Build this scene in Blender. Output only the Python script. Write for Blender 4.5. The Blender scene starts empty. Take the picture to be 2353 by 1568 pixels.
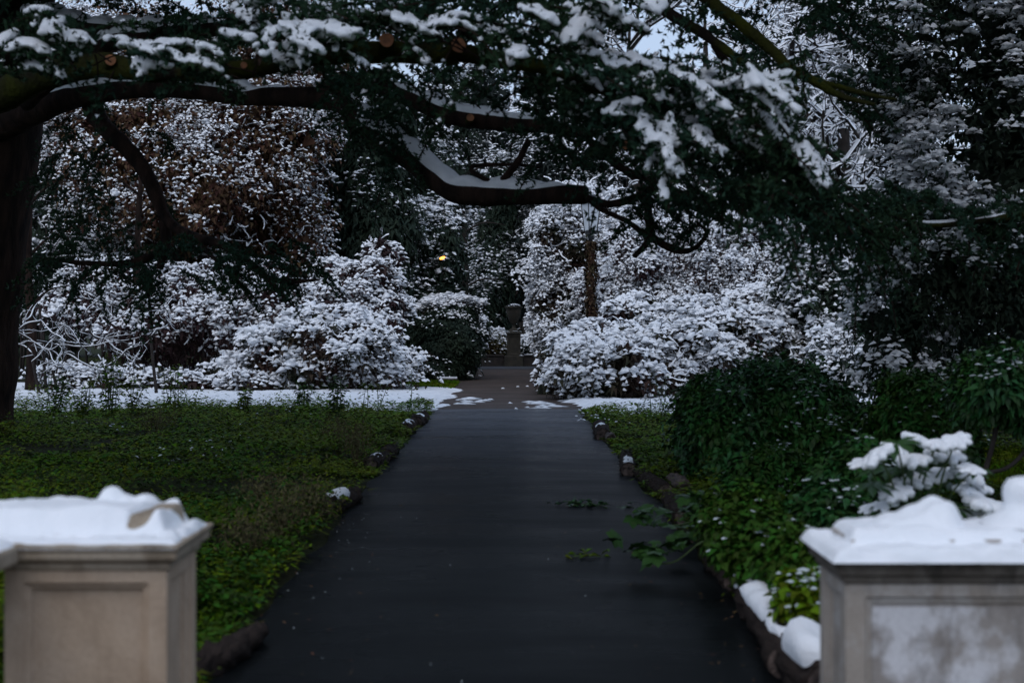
import bpy, bmesh, math, random
import numpy as np
from mathutils import Vector, Matrix

# ------------------------------------------------------------------ camera, world, sun, exposure
sc = bpy.context.scene
COL = sc.collection
cam_d = bpy.data.cameras.new('camera')
cam_d.lens = 50.0; cam_d.sensor_width = 36.0
cam_d.shift_y = -0.0160
cam_d.clip_start = 0.05; cam_d.clip_end = 1000
cam_d.dof.use_dof = True; cam_d.dof.focus_distance = 30.0; cam_d.dof.aperture_fstop = 2.4
cam = bpy.data.objects.new('camera', cam_d); COL.objects.link(cam)
cam.location = (0, 0, 1.6); cam.rotation_euler = (math.radians(90), 0, 0)
sc.camera = cam

SUN_EL, SUN_AZ = math.radians(55), math.radians(200)
w = bpy.data.worlds.new('World'); sc.world = w; w.use_nodes = True
nt = w.node_tree; nt.nodes.clear()
sky = nt.nodes.new('ShaderNodeTexSky'); sky.sky_type = 'NISHITA'; sky.sun_disc = False
sky.sun_elevation = SUN_EL; sky.sun_rotation = SUN_AZ
sky.air_density = 1.0; sky.dust_density = 3.0; sky.ozone_density = 1.5
hsv = nt.nodes.new('ShaderNodeHueSaturation'); hsv.inputs['Saturation'].default_value = 0.8
bg = nt.nodes.new('ShaderNodeBackground'); bg.inputs['Strength'].default_value = 0.10
wo = nt.nodes.new('ShaderNodeOutputWorld')
cloud = nt.nodes.new('ShaderNodeMix'); cloud.data_type = 'RGBA'      # an even deck of cloud over the clear sky
cloud.inputs[0].default_value = 0.6; cloud.inputs[7].default_value = (4.5, 5.7, 7.8, 1)
nt.links.new(sky.outputs[0], hsv.inputs['Color']); nt.links.new(hsv.outputs[0], cloud.inputs[6]); nt.links.new(cloud.outputs[2], bg.inputs[0]); nt.links.new(bg.outputs[0], wo.inputs[0])
sd = bpy.data.lights.new('sun', 'SUN'); sd.energy = 0.40; sd.angle = math.radians(60); sd.color = (0.95, 0.97, 1.0)
sun = bpy.data.objects.new('sun', sd); COL.objects.link(sun)
sv = Vector((math.sin(SUN_AZ)*math.cos(SUN_EL), math.cos(SUN_AZ)*math.cos(SUN_EL), math.sin(SUN_EL)))
sun.rotation_euler = sv.to_track_quat('Z', 'Y').to_euler(); sun.location = (0, -10, 30)
sc.view_settings.view_transform = 'Standard'; sc.view_settings.look = 'None'
sc.view_settings.gamma = 1.0; sc.view_settings.use_curve_mapping = False
sc.view_settings.exposure = 0.44
sc.render.engine = 'CYCLES'
cy = sc.cycles
cy.use_denoising = True; cy.denoiser = 'OPENIMAGEDENOISE'
cy.max_bounces = 5; cy.diffuse_bounces = 3; cy.glossy_bounces = 2; cy.transmission_bounces = 2
cy.transparent_max_bounces = 4; cy.caustics_reflective = False; cy.caustics_refractive = False

# ------------------------------------------------------------------ helpers
F = 3267.0; CX, CY = 1176.0, 746.0
def P(px, py, d):                      # a measured place in the photograph at a distance d
    return np.array([(px-CX)*d/F, d, 1.6-(py-CY)*d/F])
def G(px, py):                         # the same on the ground
    d = F*1.6/(py-CY)
    return np.array([(px-CX)*d/F, d, 0.0])
ORI = {}
def R(seed): return np.random.default_rng(seed)
def nrm(a): return a/np.maximum(np.linalg.norm(a, axis=-1, keepdims=True), 1e-9)
def nz(p, scale=1.0, seed=0):          # smooth value in about [-1, 1]
    r = np.random.default_rng(1000+seed); p = np.asarray(p)
    s = 0
    for k in range(7):
        d = r.normal(size=p.shape[-1]); d /= np.linalg.norm(d)
        s = s+np.sin((p@d)*scale*(0.7+1.6*r.random())+r.random()*6.28)
    return s/3.2

class MB:
    def __init__(s): s.v = []; s.q = []; s.t = []; s.n = 0
    def add(s, v, tris=None, quads=None):
        v = np.asarray(v, dtype=np.float32).reshape(-1, 3)
        if tris is not None and len(tris): s.t.append(np.asarray(tris, dtype=np.int64).reshape(-1, 3)+s.n)
        if quads is not None and len(quads): s.q.append(np.asarray(quads, dtype=np.int64).reshape(-1, 4)+s.n)
        s.v.append(v); s.n += len(v)
    def mesh(s, name, mat, origin, smooth=True):
        me = bpy.data.meshes.new(name)
        v = np.concatenate(s.v) if s.v else np.zeros((0, 3), np.float32)
        v = v-np.asarray(origin, dtype=np.float32)
        t = np.concatenate(s.t) if s.t else np.zeros((0, 3), np.int64)
        q = np.concatenate(s.q) if s.q else np.zeros((0, 4), np.int64)
        me.vertices.add(len(v)); me.vertices.foreach_set('co', v.astype(np.float32).ravel())
        idx = np.concatenate([t.ravel(), q.ravel()]).astype(np.int32)
        st = np.concatenate([np.arange(len(t))*3, len(t)*3+np.arange(len(q))*4]).astype(np.int32)
        me.loops.add(len(idx)); me.loops.foreach_set('vertex_index', idx)
        me.polygons.add(len(st)); me.polygons.foreach_set('loop_start', st)
        me.polygons.foreach_set('use_smooth', np.full(len(st), smooth, dtype=bool))
        me.update(calc_edges=True); me.validate()
        me.materials.append(mat)
        return me
    def build(s, name, mat, parent=None, smooth=True, origin=None):
        if not s.v: return None
        if parent is not None: o = ORI[parent.name]
        elif origin is not None: o = np.asarray(origin, dtype=float)
        else:
            a = np.concatenate(s.v); lo, hi = a.min(0), a.max(0)
            o = np.array([(lo[0]+hi[0])/2, (lo[1]+hi[1])/2, lo[2]])
        ob = bpy.data.objects.new(name, s.mesh(name, mat, o, smooth)); COL.objects.link(ob)
        if parent is not None: ob.parent = parent
        else: ob.location = o
        ORI[ob.name] = np.asarray(o, dtype=float)
        return ob
def tag(o, label=None, cat=None, group=None, kind=None):
    if label: o['label'] = label
    if cat: o['category'] = cat
    if group: o['group'] = group
    if kind: o['kind'] = kind
    return o
def thing(name, loc, label, cat, group=None):
    o = bpy.data.objects.new(name, None); COL.objects.link(o); o.location = [float(x) for x in loc]
    o.empty_display_size = 0.2
    ORI[o.name] = np.asarray(loc, dtype=float)
    return tag(o, label, cat, group)

# --- shape makers (vectorised)
def smooth_path(pts, n):
    pts = np.asarray(pts, dtype=float); m = len(pts)
    if m == 2: 
        t = np.linspace(0, 1, n)[:, None]; return pts[0]*(1-t)+pts[1]*t
    e = np.vstack([2*pts[0]-pts[1], pts, 2*pts[-1]-pts[-2]])
    u = np.linspace(0, m-1-1e-6, n); i = u.astype(int); f = (u-i)[:, None]
    p0, p1, p2, p3 = e[i], e[i+1], e[i+2], e[i+3]
    return 0.5*((2*p1)+(p2-p0)*f+(2*p0-5*p1+4*p2-p3)*f**2+(3*p1-p0-3*p2+p3)*f**3)
def frames(p):
    t = nrm(np.gradient(p, axis=0))
    up = np.tile(np.array([0, 0, 1.0]), (len(p), 1))
    bad = np.abs(t[:, 2]) > 0.92
    up[bad] = (0.1, 1, 0.05)
    s = nrm(np.cross(t, up)); u = np.cross(s, t)
    return t, s, u
def tube(mb, pts, rad, n=None, k=10, rough=0.0, seed=0, cap=True, freq=2.2):
    pts = np.asarray(pts, dtype=float); n = n or max(6, len(pts)*4)
    p = smooth_path(pts, n)
    r = np.interp(np.linspace(0, 1, n), np.linspace(0, 1, len(rad)), rad)
    t, s, u = frames(p)
    a = np.linspace(0, 2*np.pi, k, endpoint=False)
    ring = s[:, None, :]*np.cos(a)[None, :, None]+u[:, None, :]*np.sin(a)[None, :, None]
    rr = np.broadcast_to(r[:, None], (n, k)).copy()
    if rough: rr *= 1+rough*nz((p[:, None, :]+ring*r[:, None, None]*1.5)*np.array([1, .45 if freq > 3 else 1, 1]), freq/max(r.max(), 0.02), seed)+(rough*.7*nz(p[:, None, :]+ring*r[:, None, None], 1.6/max(r.max(), .02), seed+1) if freq > 3 else 0)
    v = p[:, None, :]+ring*rr[:, :, None]
    i = np.arange(n-1)[:, None]*k; j = np.arange(k)[None, :]; j2 = (j+1) % k
    q = np.stack([i+j, i+j2, i+k+j2, i+k+j], -1).reshape(-1, 4)
    v = v.reshape(-1, 3); tr = []
    if cap:
        b = len(v); v = np.vstack([v, p[0], p[-1]])
        for jj in range(k):
            tr.append((b, (jj+1) % k, jj)); tr.append((b+1, (n-1)*k+jj, (n-1)*k+(jj+1) % k))
    mb.add(v, tr, q)
    return p, r
def top_snow(mb, pts, rad, n, lo=0.0, hi=1.0, thick=0.05, spread=62, seed=0, k=7, gap=-2.0):
    p = smooth_path(pts, n)
    r = np.interp(np.linspace(0, 1, n), np.linspace(0, 1, len(rad)), rad)
    a0, a1 = int(lo*(n-1)), int(hi*(n-1))+1
    p, r = p[a0:a1], r[a0:a1]; n = len(p)
    if n < 3: return
    t, s, u = frames(p)
    e = np.minimum(1, np.minimum(np.arange(n), np.arange(n)[::-1])/max(1.5, n*0.12))
    w_ = 0.72+0.30*nz(p, 2.4, seed)+.22*nz(p, 7.5, seed+4)
    ok = np.clip((nz(p, 3.1, seed+7)-gap)*3, 0, 1)
    c = np.linspace(-1, 1, k)
    ang = np.radians(90)+np.radians(spread)*c[None, :]*(0.6+0.4*w_[:, None])*np.maximum(e[:, None], 0.25)
    prof = (1-c**2)**0.5
    rr = r[:, None]*0.985+(thick*w_*e*ok)[:, None]*prof[None, :]-((1-ok)*0.03)[:, None]
    rr = rr+0.02*thick/0.05*nz(p[:, None, :]+s[:, None, :]*c[None, :, None]*0.2, 14, seed+3)*prof
    v = p[:, None, :]+(s[:, None, :]*np.cos(ang)[:, :, None]+u[:, None, :]*np.sin(ang)[:, :, None])*rr[:, :, None]
    i = np.arange(n-1)[:, None]*k; j = np.arange(k-1)[None, :]
    q = np.stack([i+j, i+j+1, i+k+j+1, i+k+j], -1).reshape(-1, 4)
    mb.add(v.reshape(-1, 3), None, q)
def leaves(mb, b, d, nrm_, L, W, fold=0.25, drop=0.15, one=False):
    b = np.asarray(b); N = len(b)
    L = np.broadcast_to(L, (N,))[:, None]; W = np.broadcast_to(W, (N,))[:, None]
    d = nrm(d); s = nrm(np.cross(d, nrm_)); n = np.cross(s, d)
    if one:
        v = np.stack([b+s*W*0.5, b+d*L-np.array([0, 0, 1.0])*L*drop, b-s*W*0.5], 1); mb.add(v.reshape(-1, 3), np.arange(N*3).reshape(-1, 3)); return
    m = b+d*L*0.45
    v = np.stack([b, m+s*W*0.5+n*W*fold, b+d*L-np.array([0, 0, 1.0])*L*drop, m-s*W*0.5+n*W*fold], 1)
    i = np.arange(N)[:, None]*4
    t = np.concatenate([i+np.array([[0, 1, 2]]), i+np.array([[0, 2, 3]])], 0)
    mb.add(v.reshape(-1, 3), t)
def lenses(mb, c, u, n, ra, rb, h, hd, rng, K=6):
    c = np.asarray(c); N = len(c); small = K <= 6
    if small: K = 5
    ra, rb, h, hd = [np.broadcast_to(x, (N,)) for x in (ra, rb, h, hd)]
    n = nrm(n); u = nrm(u-n*np.sum(u*n, -1, keepdims=True)); v_ = np.cross(n, u)
    a = np.linspace(0, 2*np.pi, K, endpoint=False)
    jit = 1+0.28*rng.uniform(-1, 1, (N, K))
    ring = c[:, None, :]+(u[:, None, :]*(np.cos(a)[None, :]*jit*ra[:, None])[..., None]
                          + v_[:, None, :]*(np.sin(a)[None, :]*jit*rb[:, None])[..., None])
    off = rng.uniform(-0.3, 0.3, (N, 1))
    top = c+n*h[:, None]+u*ra[:, None]*off; bot = c-n*hd[:, None]
    v = np.concatenate([ring, top[:, None], bot[:, None]], 1)
    i = np.arange(N)[:, None]*(K+2); j = np.arange(K); j2 = (j+1) % K
    t1 = np.stack([i+j[None, :], i+j2[None, :], np.broadcast_to(i+K, (N, K))], -1)
    if small:
        v[:, :K] -= (n*hd[:, None])[:, None, :]
        mb.add(v.reshape(-1, 3), t1.reshape(-1, 3)); return
    t2 = np.stack([i+j2[None, :], i+j[None, :], np.broadcast_to(i+K+1, (N, K))], -1)
    mb.add(v.reshape(-1, 3), np.concatenate([t1.reshape(-1, 3), t2.reshape(-1, 3)]))
def segs(mb, p0, p1, r0, r1, k=4):
    p0 = np.asarray(p0); p1 = np.asarray(p1); N = len(p0)
    if N == 0: return
    t = nrm(p1-p0); up = np.tile(np.array([0.05, 0.1, 1.0]), (N, 1)); up[np.abs(t[:, 2]) > 0.9] = (1, 0.1, 0)
    s = nrm(np.cross(t, up)); u = np.cross(s, t)
    a = np.linspace(0, 2*np.pi, k, endpoint=False)+np.pi/4
    ring = s[:, None]*np.cos(a)[None, :, None]+u[:, None]*np.sin(a)[None, :, None]
    r0 = np.broadcast_to(r0, (N,)); r1 = np.broadcast_to(r1, (N,))
    v = np.concatenate([p0[:, None]+ring*r0[:, None, None], p1[:, None]+ring*r1[:, None, None]], 1)
    i = np.arange(N)[:, None]*2*k; j = np.arange(k)[None, :]; j2 = (j+1) % k
    mb.add(v.reshape(-1, 3), None, np.stack([i+j, i+j2, i+k+j2, i+k+j], -1).reshape(-1, 4))
def seg_snow(mb, p0, p1, r0, r1, th, rng, p=1.0):      # a ridge of snow along the top of each twig
    p0 = np.asarray(p0); p1 = np.asarray(p1)
    t = nrm(p1-p0); ok = (np.abs(t[:, 2]) < 0.86) & (rng.random(len(p0)) < p)
    p0, p1, t = p0[ok], p1[ok], t[ok]; N = len(p0)
    if N == 0: return
    r0 = np.broadcast_to(r0, ok.shape)[ok]; r1 = np.broadcast_to(r1, ok.shape)[ok]
    s = nrm(np.cross(t, np.array([0, 0, 1.0]))); u = np.cross(s, t)
    th = th*rng.uniform(0.6, 1.3, N)
    def ring(c, r):
        return np.stack([c+s*(r*1.15+0.4*th)[:, None], c+u*(r+th)[:, None], c-s*(r*1.15+0.4*th)[:, None]], 1)
    v = np.concatenate([ring(p0, r0), ring(p1, r1)], 1)
    i = np.arange(N)[:, None]*6
    mb.add(v.reshape(-1, 3), None, np.concatenate([i+np.array([[0, 1, 4, 3]]), i+np.array([[1, 2, 5, 4]])], 0))
def box(mb, lo, hi):
    x0, y0, z0 = lo; x1, y1, z1 = hi
    v = [(x0, y0, z0), (x1, y0, z0), (x1, y1, z0), (x0, y1, z0), (x0, y0, z1), (x1, y0, z1), (x1, y1, z1), (x0, y1, z1)]
    mb.add(v, None, [(0, 3, 2, 1), (4, 5, 6, 7), (0, 1, 5, 4), (1, 2, 6, 5), (2, 3, 7, 6), (3, 0, 4, 7)])
def lathe(mb, c, prof, k=28):
    n = len(prof); a = np.linspace(0, 2*np.pi, k, endpoint=False)
    pr = np.array(prof)
    v = np.stack([c[0]+pr[:, None, 0]*np.cos(a), c[1]+pr[:, None, 0]*np.sin(a), np.broadcast_to(c[2]+pr[:, None, 1], (n, k))], -1)
    i = np.arange(n-1)[:, None]*k; j = np.arange(k)[None, :]; j2 = (j+1) % k
    mb.add(v.reshape(-1, 3), None, np.stack([i+j, i+j2, i+k+j2, i+k+j], -1).reshape(-1, 4))
def grid(mb, X, Y, Z):
    ny, nx = X.shape
    i = np.arange(ny-1)[:, None]*nx; j = np.arange(nx-1)[None, :]
    mb.add(np.stack([X, Y, Z], -1).reshape(-1, 3), None, np.stack([i+j, i+j+1, i+nx+j+1, i+nx+j], -1).reshape(-1, 4))
def bevel_obj(ob, wd=0.006, seg=2):
    m = ob.modifiers.new('edge', 'BEVEL'); m.width = wd; m.segments = seg; m.limit_method = 'ANGLE'; m.angle_limit = math.radians(35)
    for p in ob.data.polygons: p.use_smooth = False
    return ob
def remesh(ob, voxel, smooth=4, fac=0.5):
    m = ob.modifiers.new('r', 'REMESH'); m.mode = 'VOXEL'; m.voxel_size = voxel; m.use_smooth_shade = True
    s = ob.modifiers.new('s', 'SMOOTH'); s.iterations = smooth; s.factor = fac
    dg = bpy.context.evaluated_depsgraph_get(); ev = ob.evaluated_get(dg)
    me = bpy.data.meshes.new_from_object(ev, preserve_all_data_layers=False, depsgraph=dg)
    old = ob.data; ob.modifiers.clear(); ob.data = me; me.name = old.name
    if not me.materials: me.materials.append(old.materials[0])
    me.polygons.foreach_set('use_smooth', np.ones(len(me.polygons), dtype=bool))
    bpy.data.meshes.remove(old)

# ------------------------------------------------------------------ materials
def mat(name, c1, c2=None, scale=6.0, rough=0.8, bump=0.0, bscale=None, stretch=(1, 1, 1), island=0.0, spec=0.3, detail=5, lo=0.35, hi=0.65, trans=0.0):
    m = bpy.data.materials.new(name); m.use_nodes = True
    t = m.node_tree; b = t.nodes['Principled BSDF']
    b.inputs['Roughness'].default_value = rough; b.inputs['Specular IOR Level'].default_value = spec
    L = t.links.new
    tc = t.nodes.new('ShaderNodeTexCoord'); mp = t.nodes.new('ShaderNodeMapping'); mp.inputs['Scale'].default_value = stretch
    L(tc.outputs['Object'], mp.inputs[0])
    n1 = t.nodes.new('ShaderNodeTexNoise'); n1.inputs['Scale'].default_value = scale; n1.inputs['Detail'].default_value = detail
    L(mp.outputs[0], n1.inputs[0])
    mr = t.nodes.new('ShaderNodeMapRange'); mr.inputs[1].default_value = lo; mr.inputs[2].default_value = hi
    L(n1.outputs[0], mr.inputs[0])
    mx = t.nodes.new('ShaderNodeMix'); mx.data_type = 'RGBA'
    mx.inputs[6].default_value = (*c1, 1); mx.inputs[7].default_value = (*(c2 or c1), 1)
    L(mr.outputs[0], mx.inputs[0]); out = mx.outputs[2]
    if island:
        ge = t.nodes.new('ShaderNodeNewGeometry'); hs = t.nodes.new('ShaderNodeHueSaturation')
        r2 = t.nodes.new('ShaderNodeMapRange'); r2.inputs[3].default_value = 1-island; r2.inputs[4].default_value = 1+island
        L(ge.outputs['Random Per Island'], r2.inputs[0]); L(r2.outputs[0], hs.inputs['Value'])
        r3 = t.nodes.new('ShaderNodeMapRange'); r3.inputs[3].default_value = 0.47; r3.inputs[4].default_value = 0.53
        L(ge.outputs['Random Per Island'], r3.inputs[0]); L(r3.outputs[0], hs.inputs['Hue'])
        L(out, hs.inputs['Color']); out = hs.outputs[0]
    L(out, b.inputs['Base Color'])
    if bump:
        n2 = t.nodes.new('ShaderNodeTexNoise'); n2.inputs['Scale'].default_value = bscale or scale*3; n2.inputs['Detail'].default_value = 6
        L(mp.outputs[0], n2.inputs[0])
        bp = t.nodes.new('ShaderNodeBump'); bp.inputs['Strength'].default_value = bump; bp.inputs['Distance'].default_value = 0.03
        L(n2.outputs[0], bp.inputs['Height']); L(bp.outputs[0], b.inputs['Normal'])
    m['bsdf'] = b.name
    return m
M = {}
M['snow'] = mat('snow', (0.86, 0.87, 0.90), (0.82, 0.84, 0.87), 9, 0.75, 0.25, 40, spec=0.25)
M['snow_soft'] = mat('old_snow', (0.84, 0.86, 0.89), (0.74, 0.76, 0.80), 7, 0.8, 0.35, 30, spec=0.2)
M['frost'] = mat('thin_frost', (0.55, 0.60, 0.62), (0.40, 0.46, 0.46), 20, 0.8)
M['bark'] = mat('cedar_bark', (0.012, 0.009, 0.008), (0.036, 0.022, 0.017), 5, 0.95, 1.0, 18, stretch=(1.6, 1.6, 0.45), spec=0.06)
M['bark_moss'] = mat('mossy_bark', (0.014, 0.011, 0.009), (0.036, 0.040, 0.006), 3.2, 0.95, 1.0, 22, spec=0.06)
M['bark_grey'] = mat('grey_bark', (0.050, 0.042, 0.038), (0.032, 0.027, 0.024), 5, 0.9, 0.5, 20, spec=0.06)
M['cut'] = mat('cut_wood', (0.34, 0.14, 0.062), (0.17, 0.075, 0.04), 26, 0.8)
M['needle'] = mat('cedar_needles', (0.018, 0.044, 0.028), (0.025, 0.050, 0.022), 1.5, 0.6, island=0.35, spec=0.06)
M['yew'] = mat('dark_evergreen', (0.018, 0.030, 0.022), (0.028, 0.040, 0.025), 1.0, 0.6, island=0.4, spec=0.06)
M['spruce'] = mat('grey_evergreen', (0.022, 0.030, 0.027), (0.03, 0.037, 0.034), 1.0, 0.6, island=0.4, spec=0.06)
M['beech'] = mat('dead_beech_leaves', (0.095, 0.050, 0.030), (0.058, 0.031, 0.02), 2.0, 0.7, island=0.5, spec=0.06)
M['olive'] = mat('olive_leaves', (0.055, 0.055, 0.018), (0.10, 0.07, 0.02), 1.5, 0.6, island=0.5)
M['shrubleaf'] = mat('rhododendron_leaves', (0.026, 0.030, 0.018), (0.042, 0.022, 0.018), 1.4, 0.5, island=0.45, spec=0.06)
M['twig'] = mat('purple_brown_twigs', (0.045, 0.025, 0.025), (0.03, 0.018, 0.018), 2.0, 0.8, island=0.35, spec=0.06)
M['ground_leaf'] = mat('ground_leaves', (0.054, 0.118, 0.003), (0.120, 0.150, 0.005), 0.9, 0.75, island=0.5, spec=0.12)
M['ground_dark'] = mat('dark_ground_leaves', (0.020, 0.058, 0.006), (0.036, 0.082, 0.006), 0.8, 0.7, island=0.45, spec=0.15)
M['dry'] = mat('dry_stems', (0.075, 0.060, 0.024), (0.055, 0.050, 0.018), 4, 0.8, island=0.4)
M['shrub_green'] = mat('glossy_green_leaves', (0.018, 0.066, 0.018), (0.034, 0.095, 0.016), 1.2, 0.5, island=0.4, spec=0.22)
M['shrub_yellow'] = mat('yellow_green_leaves', (0.022, 0.070, 0.013), (0.036, 0.086, 0.012), 1.6, 0.6, island=0.4, spec=0.15)
M['fatsia'] = mat('fatsia_leaves', (0.020, 0.058, 0.014), (0.030, 0.075, 0.016), 3, 0.4, spec=0.5)
M['stem_green'] = mat('green_stems', (0.07, 0.11, 0.03), (0.05, 0.08, 0.03), 5, 0.6)
M['soil'] = mat('leafy_soil', (0.018, 0.018, 0.010), (0.022, 0.030, 0.009), 0.8, 0.95, 0.6, 9, spec=0.05)
M['iron'] = mat('dark_green_iron', (0.02, 0.04, 0.04), (0.03, 0.05, 0.05), 20, 0.5)
M['black'] = mat('black_iron', (0.02, 0.022, 0.025), (0.03, 0.032, 0.035), 20, 0.5)
M['glass'] = mat('milky_lantern_panes', (0.72, 0.76, 0.80), (0.66, 0.70, 0.74), 6, 0.35, spec=0.5)
M['ivy'] = mat('dead_ivy', (0.065, 0.034, 0.022), (0.036, 0.030, 0.017), 4, 0.7, island=0.5, spec=0.06)
M['paling'] = mat('weathered_palings', (0.10, 0.082, 0.072), (0.07, 0.058, 0.05), 6, 0.85, stretch=(1, 1, 0.2))
M['log'] = mat('log_bark', (0.040, 0.030, 0.026), (0.022, 0.017, 0.015), 14, 0.9, 1.0, 40, stretch=(1, .25, 1), spec=0.06)
M['logpale'] = mat('pale_rotten_wood', (0.15, 0.11, 0.095), (0.028, 0.02, 0.018), 16, 0.85, 1.0, 46, stretch=(1, .3, 1))
M['litter'] = mat('fallen_leaf', (0.17, 0.08, 0.035), (0.10, 0.06, 0.03), 6, 0.7, island=0.5)
M['urnstone'] = mat('dark_urn_stone', (0.058, 0.049, 0.037), (0.036, 0.032, 0.025), 5, 0.9, 0.3, 20)
M['wallstone'] = mat('low_wall_brick', (0.045, 0.035, 0.030), (0.03, 0.026, 0.024), 6, 0.9, 0.4, 20)

def stone(name, base, dirt, pale, dirt_amt, pale_amt, warm):
    m = bpy.data.materials.new(name); m.use_nodes = True; t = m.node_tree; b = t.nodes['Principled BSDF']; L = t.links.new
    b.inputs['Roughness'].default_value = 0.9; b.inputs['Specular IOR Level'].default_value = 0.2
    tc = t.nodes.new('ShaderNodeTexCoord')
    def noise(s, st=(1, 1, 1), d=6, r=0.6):
        mp = t.nodes.new('ShaderNodeMapping'); mp.inputs['Scale'].default_value = st; L(tc.outputs['Object'], mp.inputs[0])
        n = t.nodes.new('ShaderNodeTexNoise'); n.inputs['Scale'].default_value = s; n.inputs['Detail'].default_value = d; n.inputs['Roughness'].default_value = r
        L(mp.outputs[0], n.inputs[0]); return n.outputs[0]
    def ramp(x, lo, hi, amt):
        r = t.nodes.new('ShaderNodeMapRange'); r.inputs[1].default_value = lo; r.inputs[2].default_value = hi; r.inputs[4].default_value = amt; L(x, r.inputs[0]); return r.outputs[0]
    def mix(f, a, c):
        x = t.nodes.new('ShaderNodeMix'); x.data_type = 'RGBA'; L(f, x.inputs[0])
        if isinstance(a, tuple): x.inputs[6].default_value = (*a, 1)
        else: L(a, x.inputs[6])
        x.inputs[7].default_value = (*c, 1); return x.outputs[2]
    c = mix(ramp(noise(2.5), 0.35, 0.7, 1.0), base, warm)
    c = mix(ramp(noise(5.0, (1, 1, 0.8), 8, 0.65), 0.46, 0.58, pale_amt), c, pale)
    c = mix(ramp(noise(7.0, (1, 1, 0.35), 8, 0.7), 0.5, 0.66, dirt_amt), c, dirt)
    c = mix(ramp(noise(90, (1, 1, 1), 3), 0.5, 0.75, 0.35), c, dirt)
    L(c, b.inputs['Base Color'])
    bp = t.nodes.new('ShaderNodeBump'); bp.inputs['Strength'].default_value = 0.35; bp.inputs['Distance'].default_value = 0.01
    L(noise(60), bp.inputs['Height']); L(bp.outputs[0], b.inputs['Normal'])
    return m
M['stone_warm'] = stone('warm_stone', (0.49, 0.365, 0.262), (0.26, 0.187, 0.13), (0.54, 0.42, 0.32), 0.4, 0.4, (0.39, 0.29, 0.21))
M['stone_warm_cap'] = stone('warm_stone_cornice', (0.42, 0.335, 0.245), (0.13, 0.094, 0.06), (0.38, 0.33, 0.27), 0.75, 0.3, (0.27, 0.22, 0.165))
M['stone_grey'] = stone('grey_stone', (0.40, 0.345, 0.295), (0.17, 0.145, 0.125), (0.50, 0.47, 0.45), 0.7, 0.6, (0.26, 0.22, 0.185))
M['stone_lichen'] = stone('lichen_mottled_stone', (0.36, 0.32, 0.29), (0.14, 0.125, 0.115), (0.66, 0.64, 0.65), 0.6, 1.0, (0.25, 0.22, 0.20))
M['stone_sooty'] = stone('sooty_stone_cornice', (0.155, 0.130, 0.108), (0.032, 0.026, 0.022), (0.26, 0.23, 0.20), 0.9, 0.5, (0.10, 0.083, 0.068))

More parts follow.
